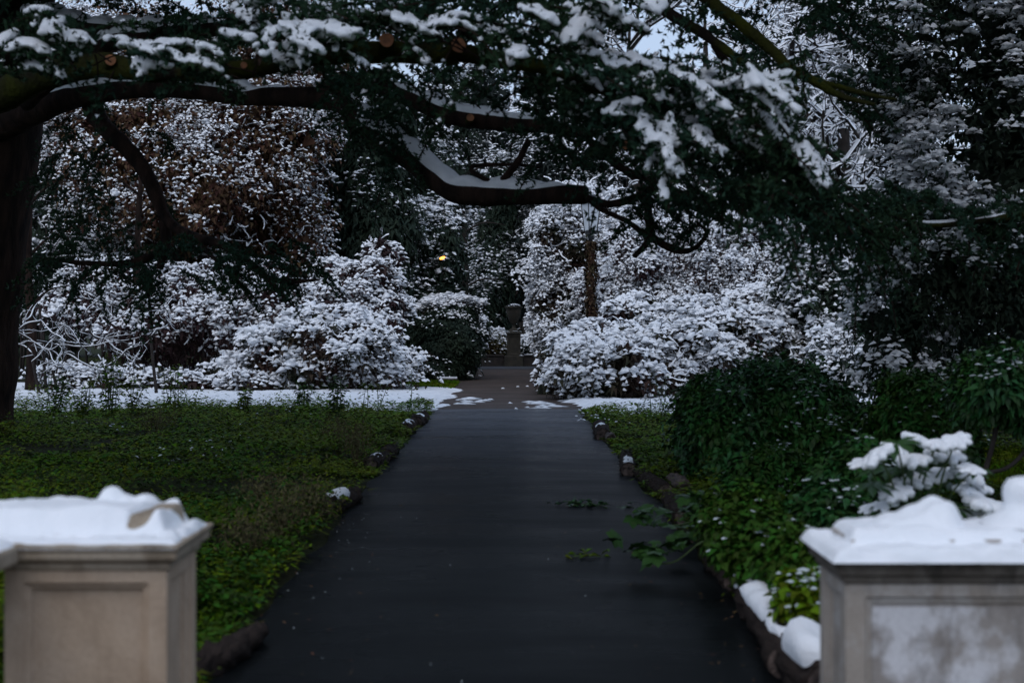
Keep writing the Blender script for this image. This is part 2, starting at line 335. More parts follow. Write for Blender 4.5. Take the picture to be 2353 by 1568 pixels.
def asphalt(name, c1, c2, r_lo, r_hi, spec, wave, far_light=False):
    m = bpy.data.materials.new(name); m.use_nodes = True; t = m.node_tree; b = t.nodes['Principled BSDF']; L = t.links.new
    tc = t.nodes.new('ShaderNodeTexCoord')
    def noise(s, st=(1, 1, 1), d=5):
        mp = t.nodes.new('ShaderNodeMapping'); mp.inputs['Scale'].default_value = st; L(tc.outputs['Object'], mp.inputs[0])
        n = t.nodes.new('ShaderNodeTexNoise'); n.inputs['Scale'].default_value = s; n.inputs['Detail'].default_value = d; L(mp.outputs[0], n.inputs[0]); return n.outputs[0]
    mx = t.nodes.new('ShaderNodeMix'); mx.data_type = 'RGBA'; mx.inputs[6].default_value = (*c1, 1); mx.inputs[7].default_value = (*c2, 1)
    r0 = t.nodes.new('ShaderNodeMapRange'); r0.inputs[1].default_value = 0.4; r0.inputs[2].default_value = 0.7; L(noise(1.6, (1, 0.6, 1), 8), r0.inputs[0]); L(r0.outputs[0], mx.inputs[0])
    m2 = t.nodes.new('ShaderNodeMix'); m2.data_type = 'RGBA'; L(mx.outputs[2], m2.inputs[6]); m2.inputs[7].default_value = (c2[0]*1.9, c2[1]*1.8, c2[2]*1.8, 1)
    r3 = t.nodes.new('ShaderNodeMapRange'); r3.inputs[1].default_value = 0.60; r3.inputs[2].default_value = 0.72; L(noise(110, d=2), r3.inputs[0]); L(r3.outputs[0], m2.inputs[0])
    col = m2.outputs[2]
    if far_light:                           # open-sky light beyond the trees, painted as a paler far end
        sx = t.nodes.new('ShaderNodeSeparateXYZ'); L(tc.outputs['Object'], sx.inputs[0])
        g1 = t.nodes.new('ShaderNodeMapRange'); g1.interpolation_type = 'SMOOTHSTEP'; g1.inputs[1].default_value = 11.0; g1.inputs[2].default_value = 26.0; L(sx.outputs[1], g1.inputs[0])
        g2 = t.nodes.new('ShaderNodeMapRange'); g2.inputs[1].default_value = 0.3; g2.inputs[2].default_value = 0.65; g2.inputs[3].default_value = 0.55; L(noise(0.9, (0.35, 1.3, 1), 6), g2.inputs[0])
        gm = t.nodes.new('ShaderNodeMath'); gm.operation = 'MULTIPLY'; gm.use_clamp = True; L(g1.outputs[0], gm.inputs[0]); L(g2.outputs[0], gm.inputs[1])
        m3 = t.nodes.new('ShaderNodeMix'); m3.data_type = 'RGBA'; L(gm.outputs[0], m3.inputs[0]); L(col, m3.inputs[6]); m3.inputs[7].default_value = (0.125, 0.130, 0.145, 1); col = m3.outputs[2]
    L(col, b.inputs['Base Color'])
    r1 = t.nodes.new('ShaderNodeMapRange'); r1.inputs[1].default_value = 0.35; r1.inputs[2].default_value = 0.65; r1.inputs[3].default_value = r_lo; r1.inputs[4].default_value = r_hi
    L(noise(1.0, (0.55, 1.5, 1), 4), r1.inputs[0]); L(r1.outputs[0], b.inputs['Roughness'])
    b.inputs['Specular IOR Level'].default_value = spec
    bp = t.nodes.new('ShaderNodeBump'); bp.inputs['Strength'].default_value = 0.3; bp.inputs['Distance'].default_value = 0.004; L(noise(120, d=3), bp.inputs['Height'])
    b2 = t.nodes.new('ShaderNodeBump'); b2.inputs['Strength'].default_value = 0.6; b2.inputs['Distance'].default_value = wave; L(noise(0.8, (0.5, 1.6, 1), 3), b2.inputs['Height']); L(bp.outputs[0], b2.inputs['Normal'])
    L(b2.outputs[0], b.inputs['Normal'])
    return m
M['asphalt'] = asphalt('wet_asphalt', (0.0062, 0.0076, 0.0084), (0.0090, 0.0104, 0.0112), 0.22, 0.36, 0.005, 0.010, far_light=True)
M['gravel'] = asphalt('wet_brown_gravel', (0.075, 0.056, 0.048), (0.050, 0.040, 0.035), 0.6, 0.8, 0.12, 0.02)
M['lane'] = asphalt('dark_cross_lane', (0.050, 0.054, 0.062), (0.04, 0.043, 0.05), 0.45, 0.65, 0.4, 0.03)
def emis(name, col, s):
    m = bpy.data.materials.new(name); m.use_nodes = True; b = m.node_tree.nodes['Principled BSDF']
    b.inputs['Base Color'].default_value = (0.8, 0.5, 0.2, 1); b.inputs['Emission Color'].default_value = (*col, 1); b.inputs['Emission Strength'].default_value = s
    return m
M['lamp_glow'] = emis('sodium_glow', (1.0, 0.33, 0.04), 4.0)

# ------------------------------------------------------------------ the ground, paths and snow
def pcx(y): return -0.01-0.0036*y            # centre line of the path
HW = 1.36
rng = R(1)
mb = MB()
xs = np.concatenate([np.linspace(-160, -16, 20), np.linspace(-15, 15, 91), np.linspace(16, 160, 20)])
ys = np.concatenate([np.linspace(-60, 0, 10), np.linspace(1, 60, 100), np.linspace(62, 240, 24)])
X, Y = np.meshgrid(xs, ys)
XY = np.stack([X, Y], -1)
off = np.clip((np.abs(X-pcx(Y))-HW-0.1)/1.5, 0, 1)
Z = -0.012+off*(0.03+0.05*nz(XY, 0.8, 3)+0.02*nz(XY, 3.0, 4))
Z = np.where(Y > 53, -0.012, Z)
grid(mb, X, Y, Z)
tag(mb.build('ground', M['soil'], origin=(0, 0, 0)), kind='structure')
def strip(name, y0, y1, wl, wr, z, m, edge=0.04, n=240, seed=0):
    mb = MB(); y = np.linspace(y0, y1, n); k = 9; u = np.linspace(0, 1, k)
    l = pcx(y)-wl+edge*nz(np.stack([y, y*0], -1), 3.0, seed); r = pcx(y)+wr+edge*nz(np.stack([y, y*0+9], -1), 3.0, seed+1)
    X = l[:, None]*(1-u)+r[:, None]*u; Y = np.broadcast_to(y[:, None], X.shape); Z = z+0.012*(1-(2*u-1)**2)[None, :]+0*X
    grid(mb, X, Y, Z)
    return tag(mb.build(name, m, origin=(0, 0, 0)), kind='structure')
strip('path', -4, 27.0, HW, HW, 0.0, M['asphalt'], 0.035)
strip('gravel_path', 27.01, 51.6, HW+0.12, HW+0.12, 0.0, M['gravel'], 0.06, seed=5)
mb = MB(); Xl, Yl = np.meshgrid(np.linspace(-40, 40, 60), np.linspace(51.3, 54.55, 6)); grid(mb, Xl, Yl, 0.02+0*Xl)
tag(mb.build('cross_lane', M['lane'], origin=(0, 0, 0)), kind='structure')

def snow_sheet(name, x0, x1, y0, y1, inside, step, seed, thick=0.05):
    mb = MB(); X, Y = np.meshgrid(np.arange(x0, x1, step), np.arange(y0, y1, step)); XY = np.stack([X, Y], -1)
    e = inside(X, Y)+(0.34+.4*np.clip((-X-3)/5, 0, 1))*nz(XY, 1.6, seed)+0.24*nz(XY, 5.5, seed+1)+.08*nz(XY, 14, seed+6)
    t = np.clip(e*1.6, -1, 1)
    Z = np.where(t > 0, thick*np.sqrt(np.clip(t, 0, 1)), 0.12*t)+0.018*nz(XY, 2.2, seed+2)*(t > 0)+0.012*nz(XY, 9, seed+3)+0.01*nz(XY, 20, seed+8)+0.02
    off = np.clip((np.abs(X-pcx(Y))-HW-0.1)/1.5, 0, 1)
    Z = Z+off*0.03
    grid(mb, X, Y, Z)
    return tag(mb.build(name, M['snow_soft'], origin=(0, 0, 0)), kind='structure')
def in_l(X, Y):
    yb = np.where(X < -6, 27.4, 26.8)+0*X
    right = (pcx(Y)-HW-0.05+np.clip((Y-29.5), 0, 1)*0.35)-X
    far = 38.0-Y-np.where(X > -3.6, (X+3.6)*1.4, 0)
    return np.minimum(np.minimum(Y-yb, right*1.2), far)
snow_sheet('snow_ground', -16, 0.2, 25.5, 44, in_l, 0.11, 11)
def in_r(X, Y):
    left = X-(pcx(Y)+HW+0.05)
    yb = np.interp(X, [1.2, 2.0, 2.6, 4, 8], [28.0, 25.2, 24.6, 26.2, 27.5])
    return np.minimum(np.minimum(Y-yb, left*1.2), 33-Y)
snow_sheet('snow_ground', 0.6, 10, 23.5, 36, in_r, 0.10, 21)
def in_h(X, Y): return np.minimum(Y-54.9, 60-Y)
mb = MB(); r = R(31)
cen = [(1068, 917), (1085, 915), (1112, 921), (1076, 923), (1094, 924), (1068, 928), (1127, 919), (1236, 925), (1249, 928), (1222, 928), (1262, 934), (1247, 938), (1172, 927), (1215, 937), (1185, 940), (1190, 889), (1156, 893), (1212, 888), (1240, 898), (1264, 905)]
cc = np.array([G(a+r.uniform(-2, 2), b) for a, b in cen]); sz = np.array([0.3, .24, .16, .2, .14, .2, .09, .30, .2, .13, .26, .18, .05, .05, .05, .05, .05, .04, .08, .12])
for rep in range(3):
    lenses(mb, cc+np.stack([r.uniform(-.6, .6, len(cc))*sz, r.uniform(-.8, .8, len(cc))*sz, 0*sz+0.012], -1), np.tile([1.0, 0, 0], (len(cc), 1)), np.tile([0, 0, 1.0], (len(cc), 1)), sz*r.uniform(.5, 1, len(cc)), sz*r.uniform(.5, .9, len(cc)), 0.03, 0.02, r, 9)
tag(mb.build('snow_patches', M['snow_soft'], origin=(0, 0, 0)), 'thin scattered snow scraps on the brown gravel path', 'snow', kind='stuff')

# ------------------------------------------------------------------ stone piers
def panel_box(name, m, parent, x0, x1, y0, y1, z0, z1, faces, inset=0.085, mould=0.018, depth=0.022):
    me = bpy.data.meshes.new(name); bm = bmesh.new()
    o = ORI[parent.name]
    vs = [bm.verts.new((x-o[0], y-o[1], z-o[2])) for z in (z0, z1) for x, y in ((x0, y0), (x1, y0), (x1, y1), (x0, y1))]
    fs = {'f': (0, 1, 5, 4), 'r': (1, 2, 6, 5), 'b': (2, 3, 7, 6), 'l': (3, 0, 4, 7), 't': (4, 5, 6, 7), 'd': (3, 2, 1, 0)}
    pan = []
    for k, ix in fs.items():
        f = bm.faces.new([vs[i] for i in ix])
        if k in faces: pan.append(f)
    for f in pan:
        n = f.normal.copy() if f.normal.length else None
        f.normal_update(); n = f.normal.copy()
        a = bmesh.ops.inset_region(bm, faces=[f], thickness=inset, use_even_offset=True)
        a = bmesh.ops.inset_region(bm, faces=[f], thickness=0.004, use_even_offset=True)
        bmesh.ops.translate(bm, verts=list(f.verts), vec=-n*depth*0.45)
        a = bmesh.ops.inset_region(bm, faces=[f], thickness=mould, use_even_offset=True)
        bmesh.ops.translate(bm, verts=list(f.verts), vec=-n*depth*0.15)
        a = bmesh.ops.inset_region(bm, faces=[f], thickness=0.004, use_even_offset=True)
        bmesh.ops.translate(bm, verts=list(f.verts), vec=-n*depth*0.6)
    bm.to_mesh(me); bm.free(); me.materials.append(m)
    ob = bpy.data.objects.new(name, me); COL.objects.link(ob); ob.parent = parent; ORI[ob.name] = o
    return bevel_obj(ob, 0.003, 2)
def cornice(name, m, parent, x0, x1, y0, y1, prof):
    mb = MB(); n = len(prof); V = []
    for o_, z in prof: V += [(x0-o_, y0-o_, z), (x1+o_, y0-o_, z), (x1+o_, y1+o_, z), (x0-o_, y1+o_, z)]
    q = [(i*4+j, i*4+(j+1) % 4, i*4+4+(j+1) % 4, i*4+4+j) for i in range(n-1) for j in range(4)]
    q += [(3, 2, 1, 0), tuple((n-1)*4+j for j in range(4))]
    mb.add(V, None, q)
    return bevel_obj(mb.build(name, m, parent, smooth=False), 0.004, 2)
def cap_snow(parent, x0, x1, y0, y1, base, thick, seed, lumps, step=0.008, voids=None):
    mb = MB(); X, Y = np.meshgrid(np.arange(x0-0.008, x1+0.00801, step), np.arange(y0-0.008, y1+0.00801, step)); XY = np.stack([X, Y], -1)
    B = base(X, Y)
    e = np.minimum(np.minimum(X-x0, x1-X), np.minimum(Y-y0, y1-Y))+0.0035*nz(XY, 30, seed+5)
    th = thick*np.clip(0.8+0.28*nz(XY, 9, seed)+0.20*nz(XY, 26, seed+1)+0.12*nz(XY, 70, seed+9)+.08*nz(XY, 150, seed+10), .3, 2)
    for (lx, ly, rx, ry, h) in lumps:
        q = ((X-lx)/rx)**2+((Y-ly)/ry)**2
        th = np.maximum(th, h*np.sqrt(np.clip(1-q, 0, 1))*(1+0.08*nz(XY, 40, seed+2)))
    if voids is not None: th = th-voids(X, Y, XY)
    Z = B+th*np.clip(e/0.02, 0, 1)**0.5-np.where(e < 0.0, 0.012, 0)
    # soften the stepped base
    for _ in range(2): Z[1:-1, 1:-1] = 0.4*Z[1:-1, 1:-1]+0.15*(Z[:-2, 1:-1]+Z[2:, 1:-1]+Z[1:-1, :-2]+Z[1:-1, 2:])
    grid(mb, X, Y, Z)
    return mb.build('snow', M['snow'], parent)

# left pier
lp = thing('stone_pier', (-1.36, 4.76, 0), 'warm beige stone pier with partly bare snowy cap left of the path', 'pier', 'panelled piers flanking the path')
panel_box('shaft', M['stone_warm'], lp, -1.625, -1.104, 4.55, 4.97, 0.10, 0.835, 'fr', 0.06, 0.016, 0.03)
mb = MB(); box(mb, (-1.66, 4.51, -0.02), (-1.07, 5.01, 0.11)); bevel_obj(mb.build('plinth', M['stone_warm'], lp, False), 0.01)
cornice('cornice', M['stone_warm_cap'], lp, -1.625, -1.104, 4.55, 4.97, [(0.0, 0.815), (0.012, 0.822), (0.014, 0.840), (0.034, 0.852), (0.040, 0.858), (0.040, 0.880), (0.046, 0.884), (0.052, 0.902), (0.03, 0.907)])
mb = MB()
V = [(-1.90, 4.60, 0.904), (-1.125, 4.60, 0.904), (-1.125, 4.96, 0.904), (-1.90, 4.96, 0.904), (-1.90, 4.66, 0.985), (-1.155, 4.66, 0.978), (-1.148, 4.93, 0.985), (-1.90, 4.93, 0.988)]
mb.add(V, None, [(0, 3, 2, 1), (4, 5, 6, 7), (0, 1, 5, 4), (1, 2, 6, 5), (2, 3, 7, 6), (3, 0, 4, 7)])
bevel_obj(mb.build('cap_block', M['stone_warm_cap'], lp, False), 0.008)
def lbase(X, Y):
    a = np.clip((Y-4.60)/0.06, 0, 1); b = np.clip((-1.125-X)/0.03, 0, 1); c = np.clip((4.965-Y)/0.03, 0, 1)
    return 0.904+0.082*np.minimum(np.minimum(a, b), c)
def lvoid(X, Y, XY):
    # wiped bare strip near the right end of the block and thin places along its front slope
    s = np.clip(1-np.abs((X+1.19)-(Y-4.80)*0.18)/0.045, 0, 1)*np.clip((Y-4.62)/0.03, 0, 1)*np.clip((4.93-Y)/0.03, 0, 1)
    f = np.clip(1-np.abs(X+1.19)/0.13, 0, 1)*np.clip(1-np.abs(Y-4.50)/0.02, 0, 1)
    b = np.clip(1-np.abs(Y-4.635)/0.02, 0, 1)*np.clip(0.35+0.9*nz(XY, 14, 77), 0, 1)*np.clip((X+1.55)/0.05, 0, 1)
    b2 = np.clip(1-np.abs(Y-4.90)/0.03, 0, 1)*np.clip((-1.42-X)/0.03, 0, 1)*np.clip(0.5+nz(XY, 12, 78), 0, 1)
    return 0.09*s+0.022*f*np.clip(.6+nz(XY, 25, 79), 0, 1)+0.035*b+0.035*b2+0.02*np.clip(nz(XY, 11, 76)-.35, 0, 1)
cap_snow(lp, -1.90, -1.062, 4.508, 5.012, lbase, 0.020, 41, [(-1.375, 4.90, 0.05, 0.05, 0.062), (-1.26, 4.90, 0.048, 0.05, 0.058), (-1.325, 4.91, 0.06, 0.05, 0.042), (-1.175, 4.92, 0.04, 0.035, 0.028), (-1.107, 4.60, 0.035, 0.05, 0.036), (-1.085, 4.86, 0.035, 0.09, 0.036), (-1.09, 4.72, 0.03, 0.05, 0.028)], voids=lvoid)

def debris(par, x, y, z, n, seed):
    r = R(seed); mb = MB(); p = np.stack([r.uniform(*x, n), r.uniform(*y, n), r.uniform(*z, n)], -1)
    leaves(mb, p, r.normal(size=(n, 3))*np.array([1, 1, .15]), np.tile([0, 0, 1.0], (n, 1)), r.uniform(.006, .022, n), .004, .1, 0); mb.build('needle_litter', M['litter'], par)['kind'] = 'stuff'
debris(lp, (-1.62, -1.10), (4.53, 4.60), (.918, .926), 26, 91)
# balustrade running back towards the viewer from the left pier
bl = thing('balustrade', (-1.74, 3.4, 0), 'stone balustrade with turned balusters at the left picture edge', 'balustrade')
mb = MB(); box(mb, (-1.92, 2.2, 0.845), (-1.562, 4.508, 0.905)); bevel_obj(mb.build('handrail', M['stone_warm_cap'], bl, False), 0.012, 3)
mb = MB(); box(mb, (-1.88, 2.2, -0.02), (-1.60, 4.5, 0.12)); bevel_obj(mb.build('plinth', M['stone_warm'], bl, False), 0.01)
bprof = [(0.075, 0.121), (0.075, 0.17), (0.05, 0.19), (0.06, 0.22), (0.09, 0.33), (0.095, 0.40), (0.075, 0.50), (0.042, 0.60), (0.038, 0.64), (0.055, 0.66), (0.038, 0.68), (0.045, 0.72), (0.07, 0.75), (0.075, 0.79), (0.075, 0.843)]
b0 = None
for i in range(8):
    if b0 is None:
        mb = MB(); lathe(mb, (-1.70, 4.32, 0), bprof, 20); b0 = mb.build('baluster', M['stone_warm'], bl); o = b0
    else:
        o = b0.copy(); COL.objects.link(o); o.parent = bl
    o.location = (0, -i*0.27, 0)
cap_snow(bl, -1.915, -1.567, 2.25, 4.50, lambda X, Y: 0.905+0*X, 0.035, 51, [], step=0.02)

# right pier
rp = thing('stone_pier', (1.62, 4.77, 0), 'grey lichen mottled stone pier with thick snow on its stepped cap', 'pier', 'panelled piers flanking the path')
panel_box('shaft', M['stone_grey'], rp, 1.074, 2.17, 4.58, 4.96, 0.10, 0.79, 'fl', 0.065, 0.018, 0.02)
mb = MB(); box(mb, (1.163, 4.5935, 0.20), (2.08, 4.6035, 0.69)); mb.build('lichened_panel', M['stone_lichen'], rp, False)
mb = MB(); box(mb, (1.04, 4.54, -0.02), (2.20, 5.0, 0.11)); bevel_obj(mb.build('plinth', M['stone_grey'], rp, False), 0.01)
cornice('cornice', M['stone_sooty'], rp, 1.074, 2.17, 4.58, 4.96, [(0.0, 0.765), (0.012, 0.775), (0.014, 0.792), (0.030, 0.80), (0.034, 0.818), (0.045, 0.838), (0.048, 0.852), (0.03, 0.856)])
mb = MB()
box(mb, (1.105, 4.63, 0.85), (2.14, 4.93, 0.905)); bevel_obj(mb.build('cap_block', M['stone_grey'], rp, False), 0.012)
def rbase(X, Y):
    a = np.clip((Y-4.625)/0.02, 0, 1); b = np.clip((X-1.10)/0.02, 0, 1); c = np.clip((4.94-Y)/0.02, 0, 1)
    return 0.858+0.050*np.minimum(np.minimum(a, b), c)
def rvoid(X, Y, XY):
    return 0.012*np.clip(1-np.abs(Y-4.628)/0.02, 0, 1)*np.clip(0.5+0.6*nz(XY, 40, 87), 0, 1)
cap_snow(rp, 1.026, 2.23, 4.515, 5.025, rbase, 0.034, 61, [(1.43, 4.80, 0.085, 0.13, 0.115), (1.38, 4.80, 0.11, 0.13, 0.085), (1.32, 4.8, 0.12, 0.12, 0.06)], voids=rvoid)
mb = MB(); lathe(mb, (1.73, 4.79, 0.93), [(0.155, 0.0), (0.135, 0.02), (0.10, 0.035), (0.075, 0.055), (0.07, 0.075), (0.077, 0.10), (0.075, 0.125), (0.06, 0.148), (0.03, 0.16), (0.001, 0.163)], 24)
v = mb.v[0]; mb.v[0] = (v+0.006*nz(v, 25, 4)[:, None]*np.array([1, 1, 0.6])).astype(np.float32)
mb.build('snowed_finial', M['snow'], rp)

# ------------------------------------------------------------------ leafy masses
def sample_ells(rng, ells, n, zmin, inner, back=0.25, lump=0.16, seed=0):
    E = np.array(ells, dtype=float); A = E[:, 3]*E[:, 5]+E[:, 4]*E[:, 5]+E[:, 3]*E[:, 4]
    out_p, out_n, out_d = [], [], []; got = 0
    while got < n:
        m = int((n-got)*2.6)+60
        k = rng.choice(len(E), m, p=A/A.sum())
        d = nrm(rng.normal(size=(m, 3)))
        keep = (d[:, 1] < 0.25) | (rng.random(m) < back)
        rad_x = np.where(rng.random(m) < .22, rng.uniform(.0, .26, m), 0)
        rad = 1-np.abs(rng.normal(0, inner, m))
        rad = np.maximum(rad, 0.15)*(1+lump*nz(d*2.4+E[k][:, :3], 1.6, seed)+lump*0.6*nz(d*5+E[k][:, :3], 2.2, seed+1)+lump*.3*nz(d*11+E[k][:, :3], 2.2, seed+2)+rad_x)
        p = E[k][:, :3]+d*E[k][:, 3:]*rad[:, None]
        nn = nrm(d/E[k][:, 3:])
        q = np.min(np.stack([np.linalg.norm((p-e[:3])/e[3:], axis=1)+(kk == k)*9 for kk, e in enumerate(E)]), 0) if len(E) > 1 else np.full(m, 9.0)
        keep &= (p[:, 2] > zmin) & (q > 0.80)
        out_p.append(p[keep]); out_n.append(nn[keep]); out_d.append(1-rad[keep]); got += keep.sum()
    return np.concatenate(out_p)[:n], np.concatenate(out_n)[:n], np.concatenate(out_d)[:n]
def foliage(ells, n, seed, rc=0.15, m=7, L=0.12, W=0.045, droop=0.35, flat=0.6, inner=0.07, zmin=0.08, lump=0.16, back=0.25,
            sp=0.6, patch=0.5, pscale=0.9, upw=0.5, sl=0.9, sw=0.7, sh=0.02, leafp=0.8, cap=0, cap_r=0.05, fill=0, fill_L=0.4, K=6, pad=0.0, pad_r=.13, zfade=0, jit=0.0):
    rng = R(seed); lm, sm = MB(), MB()
    c, N, dep = sample_ells(rng, ells, n, zmin, inner, back, lump, seed)
    up = np.array([0, 0, 1.0])
    ax = nrm(N+up*0.7+rng.normal(0, 0.25, c.shape))
    t1 = nrm(np.cross(ax, rng.normal(size=c.shape))); t2 = np.cross(ax, t1)
    r = rc*rng.uniform(0.6, 1.35, n)
    a = (np.arange(m)[None, :]+rng.uniform(-0.45, 0.45, (n, m)))*2*np.pi/m+rng.uniform(0, 6.28, (n, 1))
    rad = t1[:, None]*np.cos(a)[..., None]+t2[:, None]*np.sin(a)[..., None]
    rho = np.sqrt(rng.random((n, m)))*r[:, None]
    b = c[:, None]+rad*(rho*0.8)[..., None]+ax[:, None]*(rng.uniform(-1, 0.6, (n, m))*r[:, None]*flat)[..., None]
    d = rad+ax[:, None]*rng.uniform(-0.15, 0.45, (n, m, 1))-up*droop*rng.uniform(0.4, 1.5, (n, m, 1))
    if jit: d = d+rng.normal(0, jit, d.shape)
    ln = L*rng.uniform(0.65, 1.3, (n, m))
    bf, df, lf = b.reshape(-1, 3), nrm(d.reshape(-1, 3)), ln.ravel()
    nf = nrm(np.repeat(ax, m, 0)+0.5*up)
    far = np.mean([e[1] for e in ells]) > 25
    leaves(lm, bf, df, nf, lf, W*lf/L*(1.25 if far else 1), 0.2, 0.2, far)
    # how snowy each clump is: what faces the sky and lies outside catches most
    s = sp+upw*(ax[:, 2]-0.62)+patch*nz(c, pscale*2.2, seed+9)-dep*1.5-np.clip((zfade-c[:, 2])/1.2, 0, 1)*.9
    sn = np.repeat(s, m)
    ok = (rng.random(len(sn)) < sn*leafp) & (df[:, 2] > -0.85)
    if ok.any():
        cb = bf[ok]+df[ok]*(lf[ok]*0.5)[:, None]+np.array([0, 0, 1.0])*0.010-np.array([0, 0, 1])*(lf[ok]*0.06)[:, None]
        ra = lf[ok]*0.5*sl*rng.uniform(0.7, 1.25, ok.sum())
        lenses(sm, cb, df[ok], nrm(nf[ok]*0.6+up), ra, np.minimum(ra, W*sw*rng.uniform(0.6, 1.3, ok.sum())), sh*rng.uniform(0.6, 1.5, ok.sum()), 0.004, rng, K)
    if cap:
        kk = rng.random(n) < s
        cc = np.repeat(c[kk], cap, 0); rr = np.repeat(r[kk], cap); M_ = len(cc)
        if M_:
            th = rng.uniform(0, 6.28, M_); ro = np.sqrt(rng.random(M_))
            e = np.stack([np.cos(th)*ro*rr, np.sin(th)*ro*rr, rr*flat*(0.9-0.8*ro**2)], -1)
            lenses(sm, cc+e, rng.normal(size=(M_, 3)), up+e*2.0+0*cc, cap_r*rng.uniform(0.6, 1.4, M_), cap_r*rng.uniform(0.5, 1.0, M_), cap_r*rng.uniform(0.35, 0.7, M_), cap_r*0.2, rng, K)
    if pad:
        kk = rng.random(n) < np.clip(s-.25, 0, 1)*pad; cc = np.repeat(c[kk], 3, 0)+rng.normal(0, pad_r*.6, (kk.sum()*3, 3))*np.array([1, 1, .35]); M_ = len(cc)
        pr = pad_r*rng.uniform(.45, 1.15, M_)
        if M_: lenses(sm, cc+up*(r.mean()*flat*.6), rng.normal(size=(M_, 3)), up+rng.normal(0, .3, (M_, 3)), pr, pr*rng.uniform(.6, .95, M_), pr*rng.uniform(.4, .65, M_), pr*.25, rng, 9)
    if fill:
        E = np.array(ells); k = rng.integers(0, len(E), fill); dd = nrm(rng.normal(size=(fill, 3)))
        p = E[k][:, :3]+dd*E[k][:, 3:]*(rng.uniform(0.2, 0.82, fill))[:, None]
        p = p[p[:, 2] > 0.05]
        leaves(lm, p, rng.normal(size=p.shape)+np.array([0, 0, -0.3]), rng.normal(size=p.shape), fill_L*rng.uniform(0.6, 1.3, len(p)), fill_L*0.7, 0.1, 0.1, True)
    return lm, sm
def twig_sprays(ells, n, seed, L=.45, r=.007, th=.024, p=.9):
    rng = R(seed); c, N, dep = sample_ells(rng, ells, n, .15, .06, .2, .2, seed)
    d = nrm(N*.7+rng.normal(0, .55, c.shape)+np.array([0, 0, .15])); q = c-N*.22; P0, P1 = [], []
    l = L*rng.uniform(.5, 1.3, n)[:, None]/5
    for k in range(5):
        d = nrm(d+rng.normal(0, .30, d.shape)-np.array([0, 0, .05*k])); q2 = q+d*l; P0.append(q); P1.append(q2)
        if k in (1, 3):
            e = nrm(d+rng.normal(0, .8, d.shape)); m = q2+e*l*1.3; P0 += [q2, m]; e2 = nrm(e+rng.normal(0, .5, d.shape)); P1 += [m, m+e2*l]
        q = q2
    P0, P1 = np.concatenate(P0), np.concatenate(P1)
    tm, sm = MB(), MB(); segs(tm, P0, P1, r, r*.8, 3); seg_snow(sm, P0, P1, r, r, th, rng, p); return tm, sm
def stems(mb, ells, seed, n=14, r=0.03, base=None):
    rng = R(seed); E = np.array(ells)
    for i in range(n):
        e = E[rng.integers(len(E))]; d = nrm(rng.normal(size=3)); d[2] = abs(d[2])
        tip = e[:3]+d*e[3:]*0.85
        b = np.array([e[0]+rng.normal(0, .25)*e[3]*0.5, e[1]+rng.normal(0, .25)*e[4]*0.5, 0.0]) if base is None else np.asarray(base, dtype=float)+rng.normal(0, 0.05, 3)*np.array([1, 1, 0])
        mid = (b+tip)/2+rng.normal(0, 0.12, 3)*e[3]
        tube(mb, [b, mid, tip], [r*1.2, r*0.8, r*0.3], 9, 5)
def plant(name, label, cat, ells, seed, leafmat, group=None, leafname='foliage', stem_n=14, stem_r=0.03, stemmat='bark_grey', snowmat='snow', kw_tw=0, **kw):
    E = np.array(ells); k = np.argmin(E[:, 1]); base = (E[:, 0].mean(), E[:, 1].mean(), 0)
    t = thing(name, base, label, cat, group)
    lm, sm = foliage(ells, seed=seed, **kw)
    tw = kw_tw
    if tw:
        tm, s2 = twig_sprays(ells, tw, seed+33); tm.build('twigs', M['twig'], t)['kind'] = 'stuff'; sm.v += s2.v; sm.q += [q+sm.n for q in s2.q]; sm.n += s2.n
    lm.build(leafname, M[leafmat], t); so_ = sm.build('snow', M[snowmat], t)
    if so_: so_['kind'] = 'stuff'
    if stem_n:
        mb = MB(); stems(mb, ells, seed+5, stem_n, stem_r); mb.build('stems', M[stemmat], t)['kind'] = 'stuff'
    return t
def el(px, py, d, rxpx, rypx, rd):           # an ellipsoid from its centre and half sizes in the picture and its depth
    c = P(px, py, d); return (c[0], c[1], c[2], rxpx*d/F, rd, rypx*d/F)
#SECTION_BACK
# --- far wood closing the view
FAR = [(-25, 72, 13), (-17, 76, 15), (-9, 70, 14), (-2, 78, 13), (4, 74, 15), (11, 80, 15.5), (19, 78, 15), (27, 74, 14), (-33, 70, 14)]
FL = ['broad dark evergreen far behind the brown beech at the left', 'tall dark evergreen far behind the brown beech, nearer the middle', 'dark evergreen far behind the narrow yew left of the urn',
      'snow dusted evergreen rising straight behind the stone urn', 'snow dusted evergreen behind the lamp post', 'low grey evergreen behind the bare snowy tree', 'low evergreen far behind the holly', 'evergreen far off at the right picture edge', 'evergreen far off at the left picture edge']
for i, (x, y, h) in enumerate(FAR):
    e = [(x, y, h*0.30, 4.8, 2.6, h*0.34), (x+0.8, y, h*0.62, 3.8, 2.4, h*0.30), (x-0.6, y, h*0.86, 2.6, 2.0, h*0.2)]
    t = plant('evergreen_tree', FL[i], 'tree', e, 200+i, 'spruce' if i in (3, 4, 5) else 'yew', 'evergreens closing the view', 'crown', 0,
              n=1100, rc=0.55, m=8, L=0.46, W=0.23, droop=0.6, flat=0.5, inner=0.12, sp=0.30 if i in (3, 4, 5) else 0.18, patch=0.45, upw=0.5, pscale=0.4, cap=3, cap_r=0.17, leafp=0.7, sw=0.7, sh=0.05, fill=900, fill_L=1.5, K=5)
    mb = MB(); tube(mb, [(x, y, -0.1), (x+.2, y, h*0.5), (x, y, h)], [0.35, 0.25, 0.05], 10, 7); mb.build('trunk', M['bark_grey'], t)

